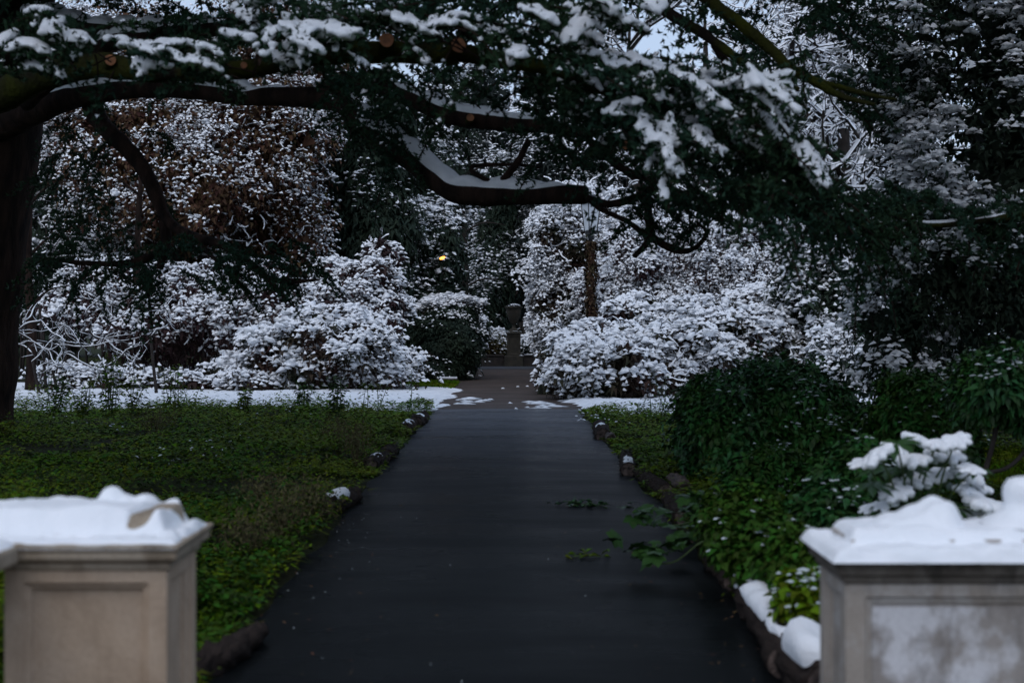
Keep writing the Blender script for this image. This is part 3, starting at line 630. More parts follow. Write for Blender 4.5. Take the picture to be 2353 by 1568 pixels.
# --- brown leaved beech at the left
e = [el(430, 430, 41, 230, 150, 1.8), el(300, 330, 41, 200, 130, 1.6), el(600, 330, 42, 170, 130, 1.7), el(470, 230, 42, 260, 150, 1.7), el(640, 520, 43, 120, 110, 1.4), el(250, 150, 43, 200, 150, 1.7), el(650, 130, 43, 190, 170, 1.7)]
t = plant('beech_tree', 'beech holding rusty brown leaves under fresh snow, left of the dark yew', 'tree', e, 301, 'beech', None, 'crown', 0,
          n=5600, rc=0.30, m=6, L=0.13, W=0.08, droop=0.9, flat=0.6, inner=0.20, lump=0.22, sp=0.58, patch=0.6, pscale=1.0, upw=0.3, leafp=0.65, sl=0.8, sw=0.75, sh=0.045, cap=3, cap_r=0.06, pad=.12, pad_r=.12, kw_tw=700, fill=700, fill_L=0.7)
mb = MB(); bx, by = P(400, 800, 42)[:2]
tube(mb, [(bx, by, -0.1), (bx+.2, by, 3), (bx, by, 6.5), (bx+.5, by, 10)], [0.32, 0.27, 0.2, 0.08], 18, 9); mb.build('trunk', M['bark_grey'], t)
mb, sb = MB(), MB(); r = R(303)
for i in range(46):
    z = r.uniform(3, 9.5); a = r.uniform(0, 6.28); l = r.uniform(1.8, 4.2)
    p0 = np.array([bx, by, z]); p1 = p0+np.array([math.cos(a)*l*.5, -abs(math.sin(a))*l*.35, r.uniform(-.2, .5)]); p2 = p0+np.array([math.cos(a)*l, -abs(math.sin(a))*l*.6, r.uniform(-.6, .9)])
    tube(mb, [p0, p1, p2], [0.07, 0.045, 0.015], 9, 5); top_snow(sb, [p0, p1, p2], [0.07, 0.045, 0.015], 9, 0.2, 1, 0.04, 75, i, 5)
mb.build('branch', M['bark_grey'], t); sb.build('branch_snow', M['snow'], t)
# olive brown shrub below it
e = [el(620, 470, 44, 130, 120, 1.2), el(520, 560, 44, 150, 90, 1.2)]
plant('tall_shrub', 'olive brown leafed tall shrub, nearly snow free, below the brown beech', 'shrub', e, 311, 'olive', n=1500, rc=0.3, m=8, L=0.16, W=0.09, droop=0.5, inner=0.15, sp=0.06, patch=0.25, fill=500, fill_L=0.6, cap=1, cap_r=0.06)

# --- dark yews and conifers of the middle
e = [el(850, 760, 45, 150, 150, 1.3), el(850, 560, 45, 120, 170, 1.3), el(830, 400, 45, 100, 150, 1.2), el(890, 300, 46, 70, 130, 1.0)]
t = plant('yew_tree', 'tall black green yew with sparse snow edges right of the brown beech', 'tree', e, 321, 'yew', 'dark evergreens behind the shrubs', 'crown', 6, 0.06,
          n=2600, rc=0.32, m=9, L=0.20, W=0.07, droop=1.0, flat=0.7, inner=0.10, zfade=3.0, sp=-.22, patch=0.62, pscale=0.7, upw=0.45, cap=4, cap_r=0.075, pad=.3, pad_r=.15, leafp=0.8, fill=900, fill_L=0.8)
e = [el(1010, 760, 47, 70, 130, 1.0), el(1000, 620, 47, 75, 150, 1.1), el(990, 480, 48, 70, 150, 1.1), el(1010, 330, 50, 70, 190, 1.0)]
t = plant('yew_tree', 'narrow yew with snowy shelves behind the lit orange lamp', 'tree', e, 322, 'yew', 'dark evergreens behind the shrubs', 'crown', 6, 0.06,
          n=2400, rc=0.3, m=9, L=0.18, W=0.06, droop=0.9, flat=0.5, inner=0.1, sp=0.06, patch=0.8, pscale=.9, zfade=2.6, upw=0.45, cap=5, cap_r=0.075, pad=.4, pad_r=.16, leafp=0.8, fill=700, fill_L=0.7)
# clipped dark hedge with a snowy shoulder
e = [el(1030, 800, 42, 75, 75, 1.2), el(1000, 860, 41.5, 70, 50, 1.1), el(1040, 730, 43, 58, 40, 0.9)]
plant('hedge', 'dark brown rounded hedge with a snowy shelf on top left of the urn', 'hedge', e, 331, 'yew', stem_n=0, n=2600, rc=0.14, m=8, L=0.10, W=0.05, inner=0.05, lump=0.08, sp=-0.2, patch=0.2, upw=1.0, cap=3, cap_r=0.05, fill=700, fill_L=0.5)
e = [el(1035, 700, 43.2, 62, 20, 0.7)]
plant('overhanging_shrub', 'snow heaped spray of evergreen hanging over the dark hedge', 'shrub', e, 332, 'shrubleaf', stem_n=4, n=520, rc=0.14, m=8, L=0.12, W=0.05, droop=0.8, sp=0.95, patch=0.3, cap=3, cap_r=0.06, pad=.6, pad_r=.12)
# trees right behind the urn
BK = [(1140, 600, 60, 55, 160, 1.2, 'yew', .20, 'snow dusted conifer just left of the stone urn'), (1215, 520, 63, 70, 190, 1.4, 'spruce', .30, 'tall snow dusted conifer behind the stone urn, beside the lamp post'), (1090, 420, 64, 80, 200, 1.4, 'spruce', .26, 'snow dusted conifer above the lit orange lamp'), (1300, 380, 60, 130, 170, 1.6, 'spruce', .42, 'grey white conifer behind the lantern top')]
for i, (px, py, d, rx, ry, rd, mm, s_, lab) in enumerate(BK):
    e = [el(px, py, d, rx, ry, rd), el(px+15, py-ry*0.8, d, rx*0.8, ry*0.7, rd), el(px-10, min(py+ry*0.9, 770), d, rx*1.05, ry*0.5, rd)]
    plant('conifer', lab, 'tree', e, 340+i, mm, 'snow dusted conifers behind the urn', 'crown', 6, 0.08, n=1700, rc=0.34, m=8, L=0.22, W=0.07, droop=0.8, flat=0.45, inner=0.14, sp=s_, patch=0.45, upw=0.5, cap=3, cap_r=0.07, leafp=0.8, fill=900, fill_L=0.7, pad=.3, pad_r=.14, kw_tw=200, zfade=3.4)
for i, (px, d, r_, lab) in enumerate([(1062, 56, 0.16, 'slim dark bare trunk left of the urn'), (1126, 66, 0.22, 'dark bare trunk straight behind the urn')]):
    b = P(px, 800, d); t = thing('slender_tree', (b[0], b[1], 0), lab, 'tree', 'bare trunks in the wood')
    mb = MB(); tube(mb, [(b[0], d, -.1), (b[0]+.1, d, 4), (b[0]-.1, d, 9), (b[0]+.2, d, 14)], [r_, r_*.8, r_*.6, r_*.2], 16, 8); mb.build('trunk', M['bark_grey'], t)
    mb = MB()
    for k in range(9):
        z = 3+k*1.1; s_ = (-1)**k; tube(mb, [(b[0], d, z), (b[0]+s_*.8, d-.3, z+.4), (b[0]+s_*1.7, d-.5, z+.3)], [.05, .035, .012], 8, 5)
    mb.build('branch', M['bark_grey'], t)

# --- low snow laden shrubs behind the urn wall
for i, (px, py, d, rx, ry, lab) in enumerate([(1115, 785, 57, 50, 30, 'low snow speckled shrub behind the wall, left of the urn'), (1225, 795, 57, 40, 22, 'low snow heaped shrub behind the wall, right of the urn'), (1090, 760, 56, 30, 45, 'dark green shrub beside the hedge above the iron hurdle')]):
    e = [el(px, py, d, rx, ry, .9)]
    plant('low_shrub', lab, 'shrub', e, 360+i, 'olive' if i == 0 else 'yew', 'low shrubs behind the urn wall', stem_n=5, n=420, rc=0.2, m=8, L=0.15, W=0.07, droop=0.5, sp=[.5, .85, .12][i], patch=0.3, cap=3, cap_r=0.08, fill=150, fill_L=0.4)

# --- big snowy shrubs, left bank
def sats(e, seed, k=4, f=(.22, .42)):
    r = R(seed+77); out = list(e)
    for (x, y, z, rx, ry, rz) in e:
        for i in range(k):
            a = r.uniform(-1.25, 1.25); q = r.uniform(*f); b = r.uniform(-.6, .3)
            out.append((x+math.sin(a)*rx*.9, y+b*ry, z+math.cos(a)*rz*.88, rx*q*1.1, ry*q*1.3, rz*q))
    return out
def big(name, lab, e, seed, n, group, **kw):
    e = sats(e, seed)
    a = dict(rc=0.19, m=5, L=0.17, W=0.065, droop=0.55, inner=0.12, pad=.42, pad_r=.115, kw_tw=260, zfade=.55, sp=0.60, patch=0.92, pscale=1.6, upw=0.4, sl=0.85, sw=0.8, sh=0.05, leafp=0.62, cap=2, cap_r=0.075, fill=3200, fill_L=0.22, lump=.26)
    a.update(kw); return plant(name, lab, 'shrub', e, seed, a.pop('lm', 'shrubleaf'), group, stem_n=22, stem_r=0.035, n=int(n*1.0), **a)
GS = 'snow laden shrubs along the path'
big('snowy_shrub', 'big leaved snow laden shrub left of the path, nearest the asphalt end', [el(735, 832, 34.5, 175, 76, 1.6), el(840, 848, 34.2, 75, 50, 1.1), el(650, 860, 34.5, 110, 45, 1.1), el(760, 770, 35, 110, 50, 1.2)], 401, 2300, GS, rc=0.22, L=0.17, W=0.075, cap=4, cap_r=0.07, sw=0.6, sp=0.66, pad=.5, pad_r=.15)
big('snowy_shrub', 'tall rusty twigged snowy shrub behind the big leaved one on the left', [el(740, 725, 37.5, 170, 75, 1.7), el(850, 690, 38, 70, 75, 1.2), el(600, 740, 37.5, 150, 65, 1.4), el(770, 650, 39, 50, 40, .9), el(880, 600, 39, 35, 40, .7), el(870, 790, 36, 50, 65, .9)], 402, 3300, GS, lm='twig', sp=0.60)
big('snowy_shrub', 'loose arching snowy shrub below the brown beech', [el(380, 740, 38, 190, 90, 1.6), el(250, 690, 38.5, 130, 70, 1.3), el(500, 690, 38.5, 140, 80, 1.4)], 403, 2200, GS, lm='twig', sp=0.44, patch=0.6, inner=0.14, droop=.7, kw_tw=500)
big('snowy_shrub', 'thin dark leaved snowy shrub beside the cedar trunk', [el(170, 520, 43, 140, 120, 1.6), el(150, 380, 43, 130, 120, 1.5), el(300, 540, 43, 120, 80, 1.3), el(120, 650, 42, 110, 80, 1.3)], 404, 2200, GS, lm='yew', sp=0.24, patch=0.6, inner=0.16, L=0.12, W=.045)
big('low_snowy_shrub', 'low row of drooping snow capped leaves at the bed edge left', [el(230, 875, 34, 130, 28, .8), el(430, 880, 34, 140, 28, .8), el(580, 885, 33.5, 90, 22, .7)], 405, 900, None, rc=0.2, L=0.2, W=0.085, cap=3, cap_r=0.06, sp=0.62, fill=150, kw_tw=120)
# --- big snowy shrubs, right bank
big('snowy_shrub', 'low snow heaped shrub right of the path, nearest the asphalt end', [el(1420, 865, 31, 150, 62, 1.3), el(1345, 850, 31.5, 65, 60, 1.0), el(1540, 835, 32, 120, 70, 1.3), el(1370, 800, 32.5, 90, 50, 1.1)], 411, 2700, GS, rc=0.19, cap=3, cap_r=0.08, sp=0.68, pad=.55, pad_r=.13)
big('snowy_shrub', 'broad snow heaped shrub behind the dark green bushes', [el(1700, 800, 33, 170, 75, 1.5), el(1620, 760, 34, 120, 60, 1.3), el(1820, 830, 33, 110, 70, 1.2), el(1500, 740, 35, 90, 55, 1.2), el(1760, 730, 35, 110, 60, 1.2)], 412, 3000, GS, rc=0.19, cap=3, cap_r=0.08, sp=0.68, lm='shrubleaf', pad=.5, pad_r=.13)
big('snowy_shrub', 'tall fine twigged snowy shrub behind the lamp post', [el(1330, 620, 40, 110, 150, 1.6), el(1290, 740, 39, 70, 90, 1.2), el(1420, 560, 41, 110, 90, 1.4), el(1330, 500, 42, 100, 60, 1.2)], 413, 4400, GS, sp=0.80, patch=.6, lm='shrubleaf', rc=.18, cap=3, cap_r=.055, L=.13, W=.05, pad=.35, pad_r=.10)
big('snowy_shrub', 'tallest purple twigged snowy shrub filling the right bank', [el(1600, 640, 38, 190, 120, 1.8), el(1750, 680, 37, 150, 100, 1.5), el(1500, 700, 37.5, 130, 90, 1.4), el(1680, 560, 39.5, 140, 70, 1.4), el(1500, 590, 39.5, 110, 70, 1.3), el(1430, 690, 38.5, 90, 80, 1.2)], 414, 7400, GS, lm='twig', sp=0.86, patch=0.5, L=.115, W=.048, cap=3, cap_r=.05, rc=.16, pad=.3, pad_r=.10, kw_tw=420)
big('snowy_shrub', 'snowy shrub thinning to dark green leaves left of the holly', [el(1880, 720, 33, 110, 130, 1.4), el(1930, 830, 31, 80, 80, 1.1), el(1950, 640, 34, 70, 70, 1.1)], 415, 2300, GS, lm='yew', sp=0.72, patch=0.5)
big('overhanging_twig', 'drooping snowy twigs overhanging the right edge of the gravel path', [el(1256, 880, 33, 16, 26, .35), el(1262, 830, 34, 22, 30, .4)], 416, 90, None, fill=0, cap=2, kw_tw=0)

# --- bare trees heavy with snow at the upper right
def bare_tree(name, label, base, seed, h, r0, levels, lean=(0, 0), spread=0.9, snow=0.03, group=None, nchild=(5, 4, 3), minz=2.0):
    rng = R(seed); t = thing(name, base, label, 'tree', group)
    tr = MB(); pts = [np.array(base)+np.array([0, 0, -0.1])]
    for k in range(1, 6): pts.append(np.array(base)+np.array([lean[0]*k/5+rng.normal(0, .12), lean[1]*k/5, h*k/5]))
    tube(tr, pts, [r0*1.15, r0*.9, r0*.75, r0*.55, r0*.35, r0*.12], 24, 9, 0.05, seed); tr.build('trunk', M['bark_grey'], t)
    P0, P1, A, B = [], [], [], []
    def grow(p, d, l, r, lev):
        n = 5; q = p.copy(); dd = d.copy()
        pr = [q.copy()]
        for i in range(n):
            dd = nrm(dd+rng.normal(0, 0.26, 3)+np.array([0, 0, 0.05 if lev < 2 else -0.02])); nq = q+dd*l/n
            P0.append(q); P1.append(nq); A.append(r*(1-i/n*0.7)); B.append(r*(1-(i+1)/n*0.7)); q = nq; pr.append(q.copy())
        if lev < levels:
            for c in range(nchild[min(lev, len(nchild)-1)]):
                i = rng.integers(1, n+1); s = nrm(rng.normal(size=3)); s = nrm(s-dd*np.dot(s, dd)*0.8)
                grow(pr[i], nrm(dd*0.55+s*spread), l*rng.uniform(0.45, 0.7), r*0.52, lev+1)
    for k in range(11):
        z = rng.uniform(minz, h*0.95); i = z/h; a = rng.uniform(0, 6.28)
        p = np.array(base)+np.array([lean[0]*i, lean[1]*i, z])
        grow(p, nrm(np.array([math.cos(a), math.sin(a)*0.7, rng.uniform(0.1, 0.7)])), h*rng.uniform(0.25, 0.42)*(1.1-i*0.5), r0*0.30, 0)
    P0, P1, A, B = np.array(P0), np.array(P1), np.maximum(np.array(A), 0.008), np.maximum(np.array(B), 0.008)
    mb = MB(); segs(mb, P0, P1, A, B, 3); mb.build('branch', M['bark_grey'], t)
    sb = MB(); seg_snow(sb, P0, P1, A, B, snow, rng, 0.9); sb.build('snow', M['snow'], t)
    return t
GB = 'bare trees heavy with snow'
b = P(1785, 700, 45); bare_tree('bare_tree', 'bare brown trunked tree thick with snow lined twigs left of the holly', (b[0], b[1], 0), 501, 11.5, 0.42, 3, (0.6, 0), snow=0.042, group=GB, minz=3.0)
b = P(1930, 700, 50); bare_tree('bare_tree', 'bare snow lined tree rising nearest the holly against the sky', (b[0], b[1], 0), 502, 13, 0.4, 3, (0.3, 0), snow=0.042, group=GB, minz=4)
b = P(1640, 700, 48); bare_tree('bare_tree', 'bare snow lined tree above the purple twigged shrub', (b[0], b[1], 0), 503, 12, 0.36, 3, (-0.3, 0), snow=0.042, group=GB, minz=3.5)
b = P(1480, 700, 54); bare_tree('bare_tree', 'bare snow lined tree seen through the cedar branch right of the lantern', (b[0], b[1], 0), 504, 13, 0.36, 3, (-0.6, 0), snow=0.042, group=GB, minz=4)
b = P(1850, 700, 56); bare_tree('bare_tree', 'far bare tree white with snow filling the gap left of the holly', (b[0], b[1], 0), 505, 15, 0.36, 3, (0.2, 0), snow=0.05, group=GB, minz=5, nchild=(5, 5, 3))
b = P(1960, 700, 58); bare_tree('bare_tree', 'far bare tree white with snow partly behind the holly', (b[0], b[1], 0), 506, 16, 0.36, 3, (-0.2, 0), snow=0.05, group=GB, minz=5, nchild=(5, 5, 3))
# sprawling snow lined shrub at far left
rng = R(520); t = thing('sprawling_shrub', (-8.4, 31.2, 0), 'bare sprawling shrub with long snow lined branches beside the cedar trunk', 'shrub')
mb, sb = MB(), MB()
SPR = [[(75, 830), (105, 800), (130, 765), (124, 735)], [(130, 765), (150, 752), (170, 785), (215, 795)], [(47, 790), (90, 815), (150, 850), (190, 862), (250, 850)], [(60, 795), (120, 798), (190, 800), (260, 790), (330, 775)],
       [(45, 760), (80, 735), (110, 760), (160, 790), (190, 800)], [(47, 760), (90, 790), (130, 825), (180, 840)], [(100, 800), (150, 815), (215, 840), (260, 855)], [(200, 760), (260, 790), (310, 830)], [(310, 710), (365, 684), (380, 700), (395, 735)],
       [(180, 655), (215, 690), (270, 700)], [(180, 590), (200, 670), (260, 690)], [(250, 735), (310, 710), (330, 690)], [(90, 700), (60, 750), (45, 765)], [(345, 770), (380, 745), (390, 720)], [(240, 850), (300, 800), (340, 790)], [(120, 850), (140, 800), (160, 750)]]
for i, pl in enumerate(SPR):
    d = 31+rng.uniform(-.6, .8); pts = [P(x+rng.normal(0, 5), y+rng.normal(0, 5), d+rng.uniform(-.4, .4)) for x, y in pl]; pts = smooth_path(pts, 9); pts[1:-1] += rng.normal(0, .035, (7, 3))
    tube(mb, pts, [0.018, 0.012, 0.005], len(pts)*6, 5); top_snow(sb, pts, [0.018, 0.012, 0.005], len(pts)*6, 0, 1, 0.016, 62, i, 5, gap=-.9)
    for k in range(10):
        q = smooth_path(pts, 20)[rng.integers(3, 19)]; e_ = q+rng.normal(0, .13, 3); f_ = e_+(e_-q)*.6+rng.normal(0, .10, 3)
        tube(mb, [q, e_, f_], [.008, .006, .003], 7, 4); top_snow(sb, [q, e_, f_], [.008, .006, .003], 7, 0, 1, .011, 65, k, 5)
for (x, y) in [(75, 830), (240, 850), (120, 850), (345, 770), (90, 700)]:
    q = P(x, y, 31.2); tube(mb, [(q[0]+.1, 31.4, -.05), q], [.04, .03], 6, 5)
mb.build('branch', M['bark_grey'], t); sb.build('snow', M['snow'], t)
# dark slim trunk left
for i, (px, d, lab) in enumerate([(68, 33, 'slim dark trunk just right of the cedar trunk'), (318, 37, 'slim dark trunk among the snowy shrubs below the beech')]):
    q = P(px, 700, d); t = thing('slim_tree', (q[0], d, 0), lab, 'tree', 'slim dark trunks on the left'); mb = MB()
    tube(mb, [(q[0], d, -.1), (q[0]+.05, d, 1.5), (q[0]-.05, d, 3.2), (q[0]+.1, d, 6)], [.13, .11, .1, .05], 14, 8); mb.build('trunk', M['bark'], t)
    mb = MB()
    for k in range(6): tube(mb, [(q[0], d, 2+k*.6), (q[0]+.5*(-1)**k, d-.2, 2.4+k*.6), (q[0]+1.0*(-1)**k, d-.3, 2.5+k*.6)], [.04, .025, .01], 7, 5)
    mb.build('branch', M['bark'], t)

# --- holly at the right, nearer
e = [el(2290, 330, 18, 250, 230, 1.3), el(2200, 600, 18, 190, 200, 1.2), el(2360, 700, 18, 190, 230, 1.2), el(2250, 60, 18.5, 240, 200, 1.4), el(2080, 200, 18.5, 120, 170, .9), el(2060, 760, 18, 100, 160, .8), el(2420, 200, 18, 190, 300, 1.3)]
t = plant('holly_tree', 'tall dark holly dotted with soft snow tufts at the right', 'tree', e, 601, 'yew', None, 'crown', 10, 0.035, 'bark_grey',
          n=4200, rc=0.17, m=6, L=0.085, W=0.04, droop=0.5, flat=0.6, inner=0.10, lump=0.24, sp=0.26, patch=0.85, pscale=1.2, upw=0.5, cap=6, cap_r=0.05, pad=.9, pad_r=.08, leafp=0.45, sl=.9, sw=.7, sh=.018, fill=1800, fill_L=0.28)
#SECTION_MID
# ------------------------------------------------------------------ urn, wall, fence, hurdle, lamps
uy = 54.9; ux = (1180-CX)*uy/F
t = thing('urn_on_pedestal', (ux, uy, 0), 'dark stone urn standing on a square pedestal at the path end', 'urn')
mb = MB(); box(mb, (ux-.36, uy-.36, -.02), (ux+.36, uy+.36, .42)); bevel_obj(mb.build('base', M['urnstone'], t, False), .02)
panel_box('pedestal', M['urnstone'], t, ux-.265, ux+.265, uy-.265, uy+.265, .42, 1.24, 'flr', .07, .02, .02)
mb = MB(); cornice('pedestal_cap', M['urnstone'], t, ux-.265, ux+.265, uy-.265, uy+.265, [(0, 1.235), (.03, 1.25), (.045, 1.27), (.045, 1.31), (-.1, 1.40)])
mb = MB(); lathe(mb, (ux, uy, 1.39), [(.17, 0), (.17, .04), (.13, .06), (.08, .1), (.06, .17), (.075, .24), (.11, .27), (.16, .34), (.22, .47), (.265, .62), (.285, .76), (.29, .83), (.33, .86), (.345, .90), (.33, .93), (.26, .93), (.24, .86), (.001, .84)], 32)
mb.build('urn', M['urnstone'], t)
mb = MB(); r = R(7)
n = 260; a = r.uniform(0, 6.28, n); ro = np.sqrt(r.random(n))*.27
pp = np.stack([ux+np.cos(a)*ro, uy+np.sin(a)*ro, 2.29+0.07*(1-(ro/.27)**2)], -1)
leaves(mb, pp, np.stack([np.cos(a), np.sin(a), r.uniform(-.5, 1, n)], -1), np.tile([0, 0, 1.0], (n, 1)), .12, .05); mb.build('planting', M['yew'], t)
mb = MB(); lenses(mb, np.array([[ux, uy, 1.36], [ux-.2, uy-.22, 1.325], [ux+.2, uy-.2, 1.325], [ux+.3, uy-.3, .43]]), np.tile([1.0, 0, 0], (4, 1)), np.tile([0, 0, 1.0], (4, 1)), [.3, .12, .12, .1], [.3, .1, .1, .08], [.05, .02, .02, .03], .01, r, 12)
lenses(mb, pp[::5]+np.array([0, 0, .05]), r.normal(size=(len(pp[::5]), 3)), np.tile([0, 0, 1.0], (len(pp[::5]), 1)), .05, .035, .02, .01, r); mb.build('snow', M['snow_soft'], t)['kind'] = 'stuff'
for i, (x0, x1, lab) in enumerate([(-9.5, ux-.37, 'low dark brick wall left of the urn pedestal'), (ux+.37, 9.5, 'low dark brick wall with snowy coping right of the urn pedestal')]):
    t = thing('low_wall', ((x0+x1)/2, 55, 0), lab, 'wall', 'low walls beside the urn')
    mb = MB(); box(mb, (x0, 54.82, -.02), (x1, 55.12, .40)); bevel_obj(mb.build('brickwork', M['wallstone'], t, False), .01)
    mb = MB(); box(mb, (x0, 54.78, .402), (x1, 55.16, .46)); bevel_obj(mb.build('coping', M['wallstone'], t, False), .01)
    mb = MB(); xs = np.arange(x0+.02, x1-.02, .08); X, Y = np.meshgrid(xs, np.linspace(54.79, 55.15, 7)); XY = np.stack([X, Y], -1)
    Z = .455+.05*np.clip(.6+.4*nz(XY, 3, 9), 0, 1)*np.sqrt(np.clip(1-((Y-54.97)/.18)**2, 0, 1))*(1 if i else np.clip(nz(XY, 1.2, 8)+.2, 0, 1))
    grid(mb, X, Y, Z); mb.build('snow', M['snow_soft'], t)
tf = thing('paling_fence', (1.1, 60, 0), 'weathered upright paling fence behind the urn', 'fence'); p0 = None
for i in range(22):
    if p0 is None:
        mb = MB(); box(mb, (0.0, 60, 0), (0.115, 60.03, 1.75)); mb.v[0][6:8, 2] -= .03; p0 = mb.build('paling', M['paling'], tf, False); o = p0
    else: o = p0.copy(); COL.objects.link(o); o.parent = tf
    o.location = (i*.135, 0, .03*math.sin(i*2.3))
for z in (.45, 1.35):
    mb = MB(); box(mb, (-.1, 60.035, z), (3.0, 60.08, z+.09)); mb.build('rail', M['paling'], tf, False)
# iron hurdle
th = thing('iron_hurdle', (-1.25, 44.6, 0), 'dark green iron hurdle standing beside the hedge at the gravel edge', 'hurdle')
hx0, hx1, hy = -1.62, -1.02, 44.6
def bar(nm, a, b, r=.014):
    mb = MB(); tube(mb, [a, b], [r, r], 2, 6); return mb.build(nm, M['iron'], th)
bar('rail', (hx0, hy, .80), (hx1, hy, .80), .018); bar('rail', (hx0, hy, .34), (hx1, hy, .34), .018)
for i in range(7): bar('upright', (hx0+i*.1, hy, .34), (hx0+i*.1, hy, .80), .009 if 0 < i < 6 else .018)
for x in (hx0+.04, hx1-.04):
    bar('leg', (x-.18, hy-.2, .0), (x, hy, .36)); bar('leg', (x+.18, hy+.1, .0), (x, hy, .36))
mb = MB(); segs(mb, [(hx0, hy, .81)], [(hx1, hy, .81)], .016, .016); mb.build('snow', M['snow_soft'], th)
# low rail with snow
t = thing('low_rail', (-1.73, 39.5, 0), 'low dark wooden rail with a strip of snow before the hedge', 'rail'); q = P(1027, 869, 39.5)
mb = MB(); box(mb, (q[0]-.28, 39.45, q[2]-.05), (q[0]+.28, 39.55, q[2])); mb.build('beam', M['paling'], t, False)
for s_ in (-.22, .22):
    mb = MB(); box(mb, (q[0]+s_-.03, 39.46, -.02), (q[0]+s_+.03, 39.54, q[2]-.051)); mb.build('post', M['paling'], t, False)
mb = MB(); segs(mb, [(q[0]-.28, 39.5, q[2]+.012)], [(q[0]+.28, 39.5, q[2]+.012)], .045, .04, 8); mb.build('snow', M['snow_soft'], t)

# ivy clad lamp post
ld = 36.0; lx = (1357-CX)*ld/F
def Zp(py, d=ld): return 1.6-(py-CY)*d/F
t = thing('lamp_post', (lx, ld, 0), 'ivy clad lamp post with a pale square lantern among snowy shrubs', 'lamp post')
mb = MB(); lathe(mb, (lx, ld, 0), [(.12, -.02), (.12, .5), (.075, .55), (.06, .7), (.05, 2.0), (.045, Zp(548)), (.075, Zp(546)), (.075, Zp(541))], 14); mb.build('post', M['black'], t)
r = R(71); n = 2600; zz = r.uniform(0.1, Zp(552), n); aa = r.uniform(0, 6.28, n); rr = .075+.05*nz(np.stack([zz*2, np.cos(aa), np.sin(aa)], -1), 1.5, 3)+r.uniform(-.03, .05, n)
pp = np.stack([lx+np.cos(aa)*rr, ld+np.sin(aa)*rr, zz], -1)
mb = MB(); leaves(mb, pp, np.stack([np.cos(aa)*.5, np.sin(aa)*.5, -1+0*aa], -1)+r.normal(0, .4, (n, 3)), np.stack([np.cos(aa), np.sin(aa), .3+0*aa], -1), .085, .065); mb.build('ivy', M['ivy'], t)
k = r.random(n) < .05
mb = MB(); lenses(mb, pp[k]+np.array([0, 0, .01]), r.normal(size=(k.sum(), 3)), np.tile([0, 0, 1.0], (k.sum(), 1)), .03, .02, .015, .005, r); mb.build('snow', M['snow'], t)['kind'] = 'stuff'
zb, zt = Zp(530), Zp(468)
lan = MB(); w0, w1 = .115, .175
mb = MB(); box(mb, (lx-w0-.03, ld-w0-.03, zb-.08), (lx+w0+.03, ld+w0+.03, zb)); lan_b = bevel_obj(mb.build('lantern', M['black'], t, False), .008)
def cn(sx, sy, w_, z): return np.array([lx+sx*w_, ld+sy*w_, z])
cs = [(-1, -1), (1, -1), (1, 1), (-1, 1)]
rot = math.radians(28)
def rc_(v): 
    x, y = v[0]-lx, v[1]-ld; return np.array([lx+x*math.cos(rot)-y*math.sin(rot), ld+x*math.sin(rot)+y*math.cos(rot), v[2]])
for i in range(4):
    a, b = cs[i], cs[(i+1) % 4]; mb = MB()
    mb.add([rc_(cn(*a, w0*.98, zb+.01)), rc_(cn(*b, w0*.98, zb+.01)), rc_(cn(*b, w1*.98, zt)), rc_(cn(*a, w1*.98, zt))], None, [(0, 1, 2, 3)])
    pn = mb.build('pane', M['glass'], lan_b, False); so = pn.modifiers.new('t', 'SOLIDIFY'); so.thickness = .006; so.offset = -1
    mb = MB(); tube(mb, [rc_(cn(*a, w0, zb)), rc_(cn(*a, w1, zt))], [.013, .013], 2, 6); mb.build('corner_bar', M['black'], lan_b)
mb = MB(); V = [rc_(cn(*c, w1+.04, zt)) for c in cs]+[rc_(cn(*c, w1+.04, zt+.03)) for c in cs]+[rc_(cn(*c, .05, zt+.22)) for c in cs]
mb.add(V, None, [(3, 2, 1, 0), (8, 9, 10, 11)]+[(i+j, i+(j+1) % 4, i+4+(j+1) % 4, i+4+j) for i in (0, 4) for j in range(4)]); mb.build('roof', M['black'], lan_b, False)
mb = MB(); lathe(mb, (lx, ld, zt+.22), [(.04, 0), (.02, .03), (.035, .07), (.001, .12)], 12); mb.build('finial', M['black'], lan_b)
mb = MB(); V2 = [rc_(cn(*c, w1+.03, zt+.035)) for c in cs]+[rc_(cn(*c, w1*.5, zt+.17)) for c in cs]; mb.add(V2, None, [(j, (j+1) % 4, 4+(j+1) % 4, 4+j) for j in range(4)]+[(4, 5, 6, 7)]); mb.build('roof_snow', M['snow'], lan_b)

# lit street lamp far off
sdp = 44.6; q = P(1016, 592, sdp)
t = thing('street_lamp', (q[0]-.5, sdp, 0), 'lit orange street lamp glowing between dark yews', 'street lamp')
mb = MB(); tube(mb, [(q[0]-.3, sdp+3, -.1), (q[0]-.3, sdp+3, q[2]), (q[0]-.25, sdp+2.6, q[2]+.2), (q[0], sdp+.1, q[2]+.08)], [.05, .045, .03, .025], 16, 8); mb.build('pole', M['black'], t)
mb = MB(); lenses(mb, np.array([[q[0], sdp, q[2]+.06]]), np.array([[1.0, 0, 0.1]]), np.array([[0, 0, 1.0]]), .2, .1, .03, .02, R(3), 12); mb.build('hood', M['black'], t)
mb = MB(); a = np.linspace(0, np.pi, 8); lathe(mb, (q[0], sdp, q[2]), [(0.001, -.055)]+[(.085*math.sin(x), -.065*math.cos(x)+.0) for x in a[1:-1]]+[(.001, .055)], 12)
v = mb.v[0]; v[:] = q+(v-q)*.7; v[:, 0] = q[0]+(v[:, 0]-q[0])*1.5; v[:, 2] += (v[:, 0]-q[0])*.3; mb.build('bulb', M['lamp_glow'], t)
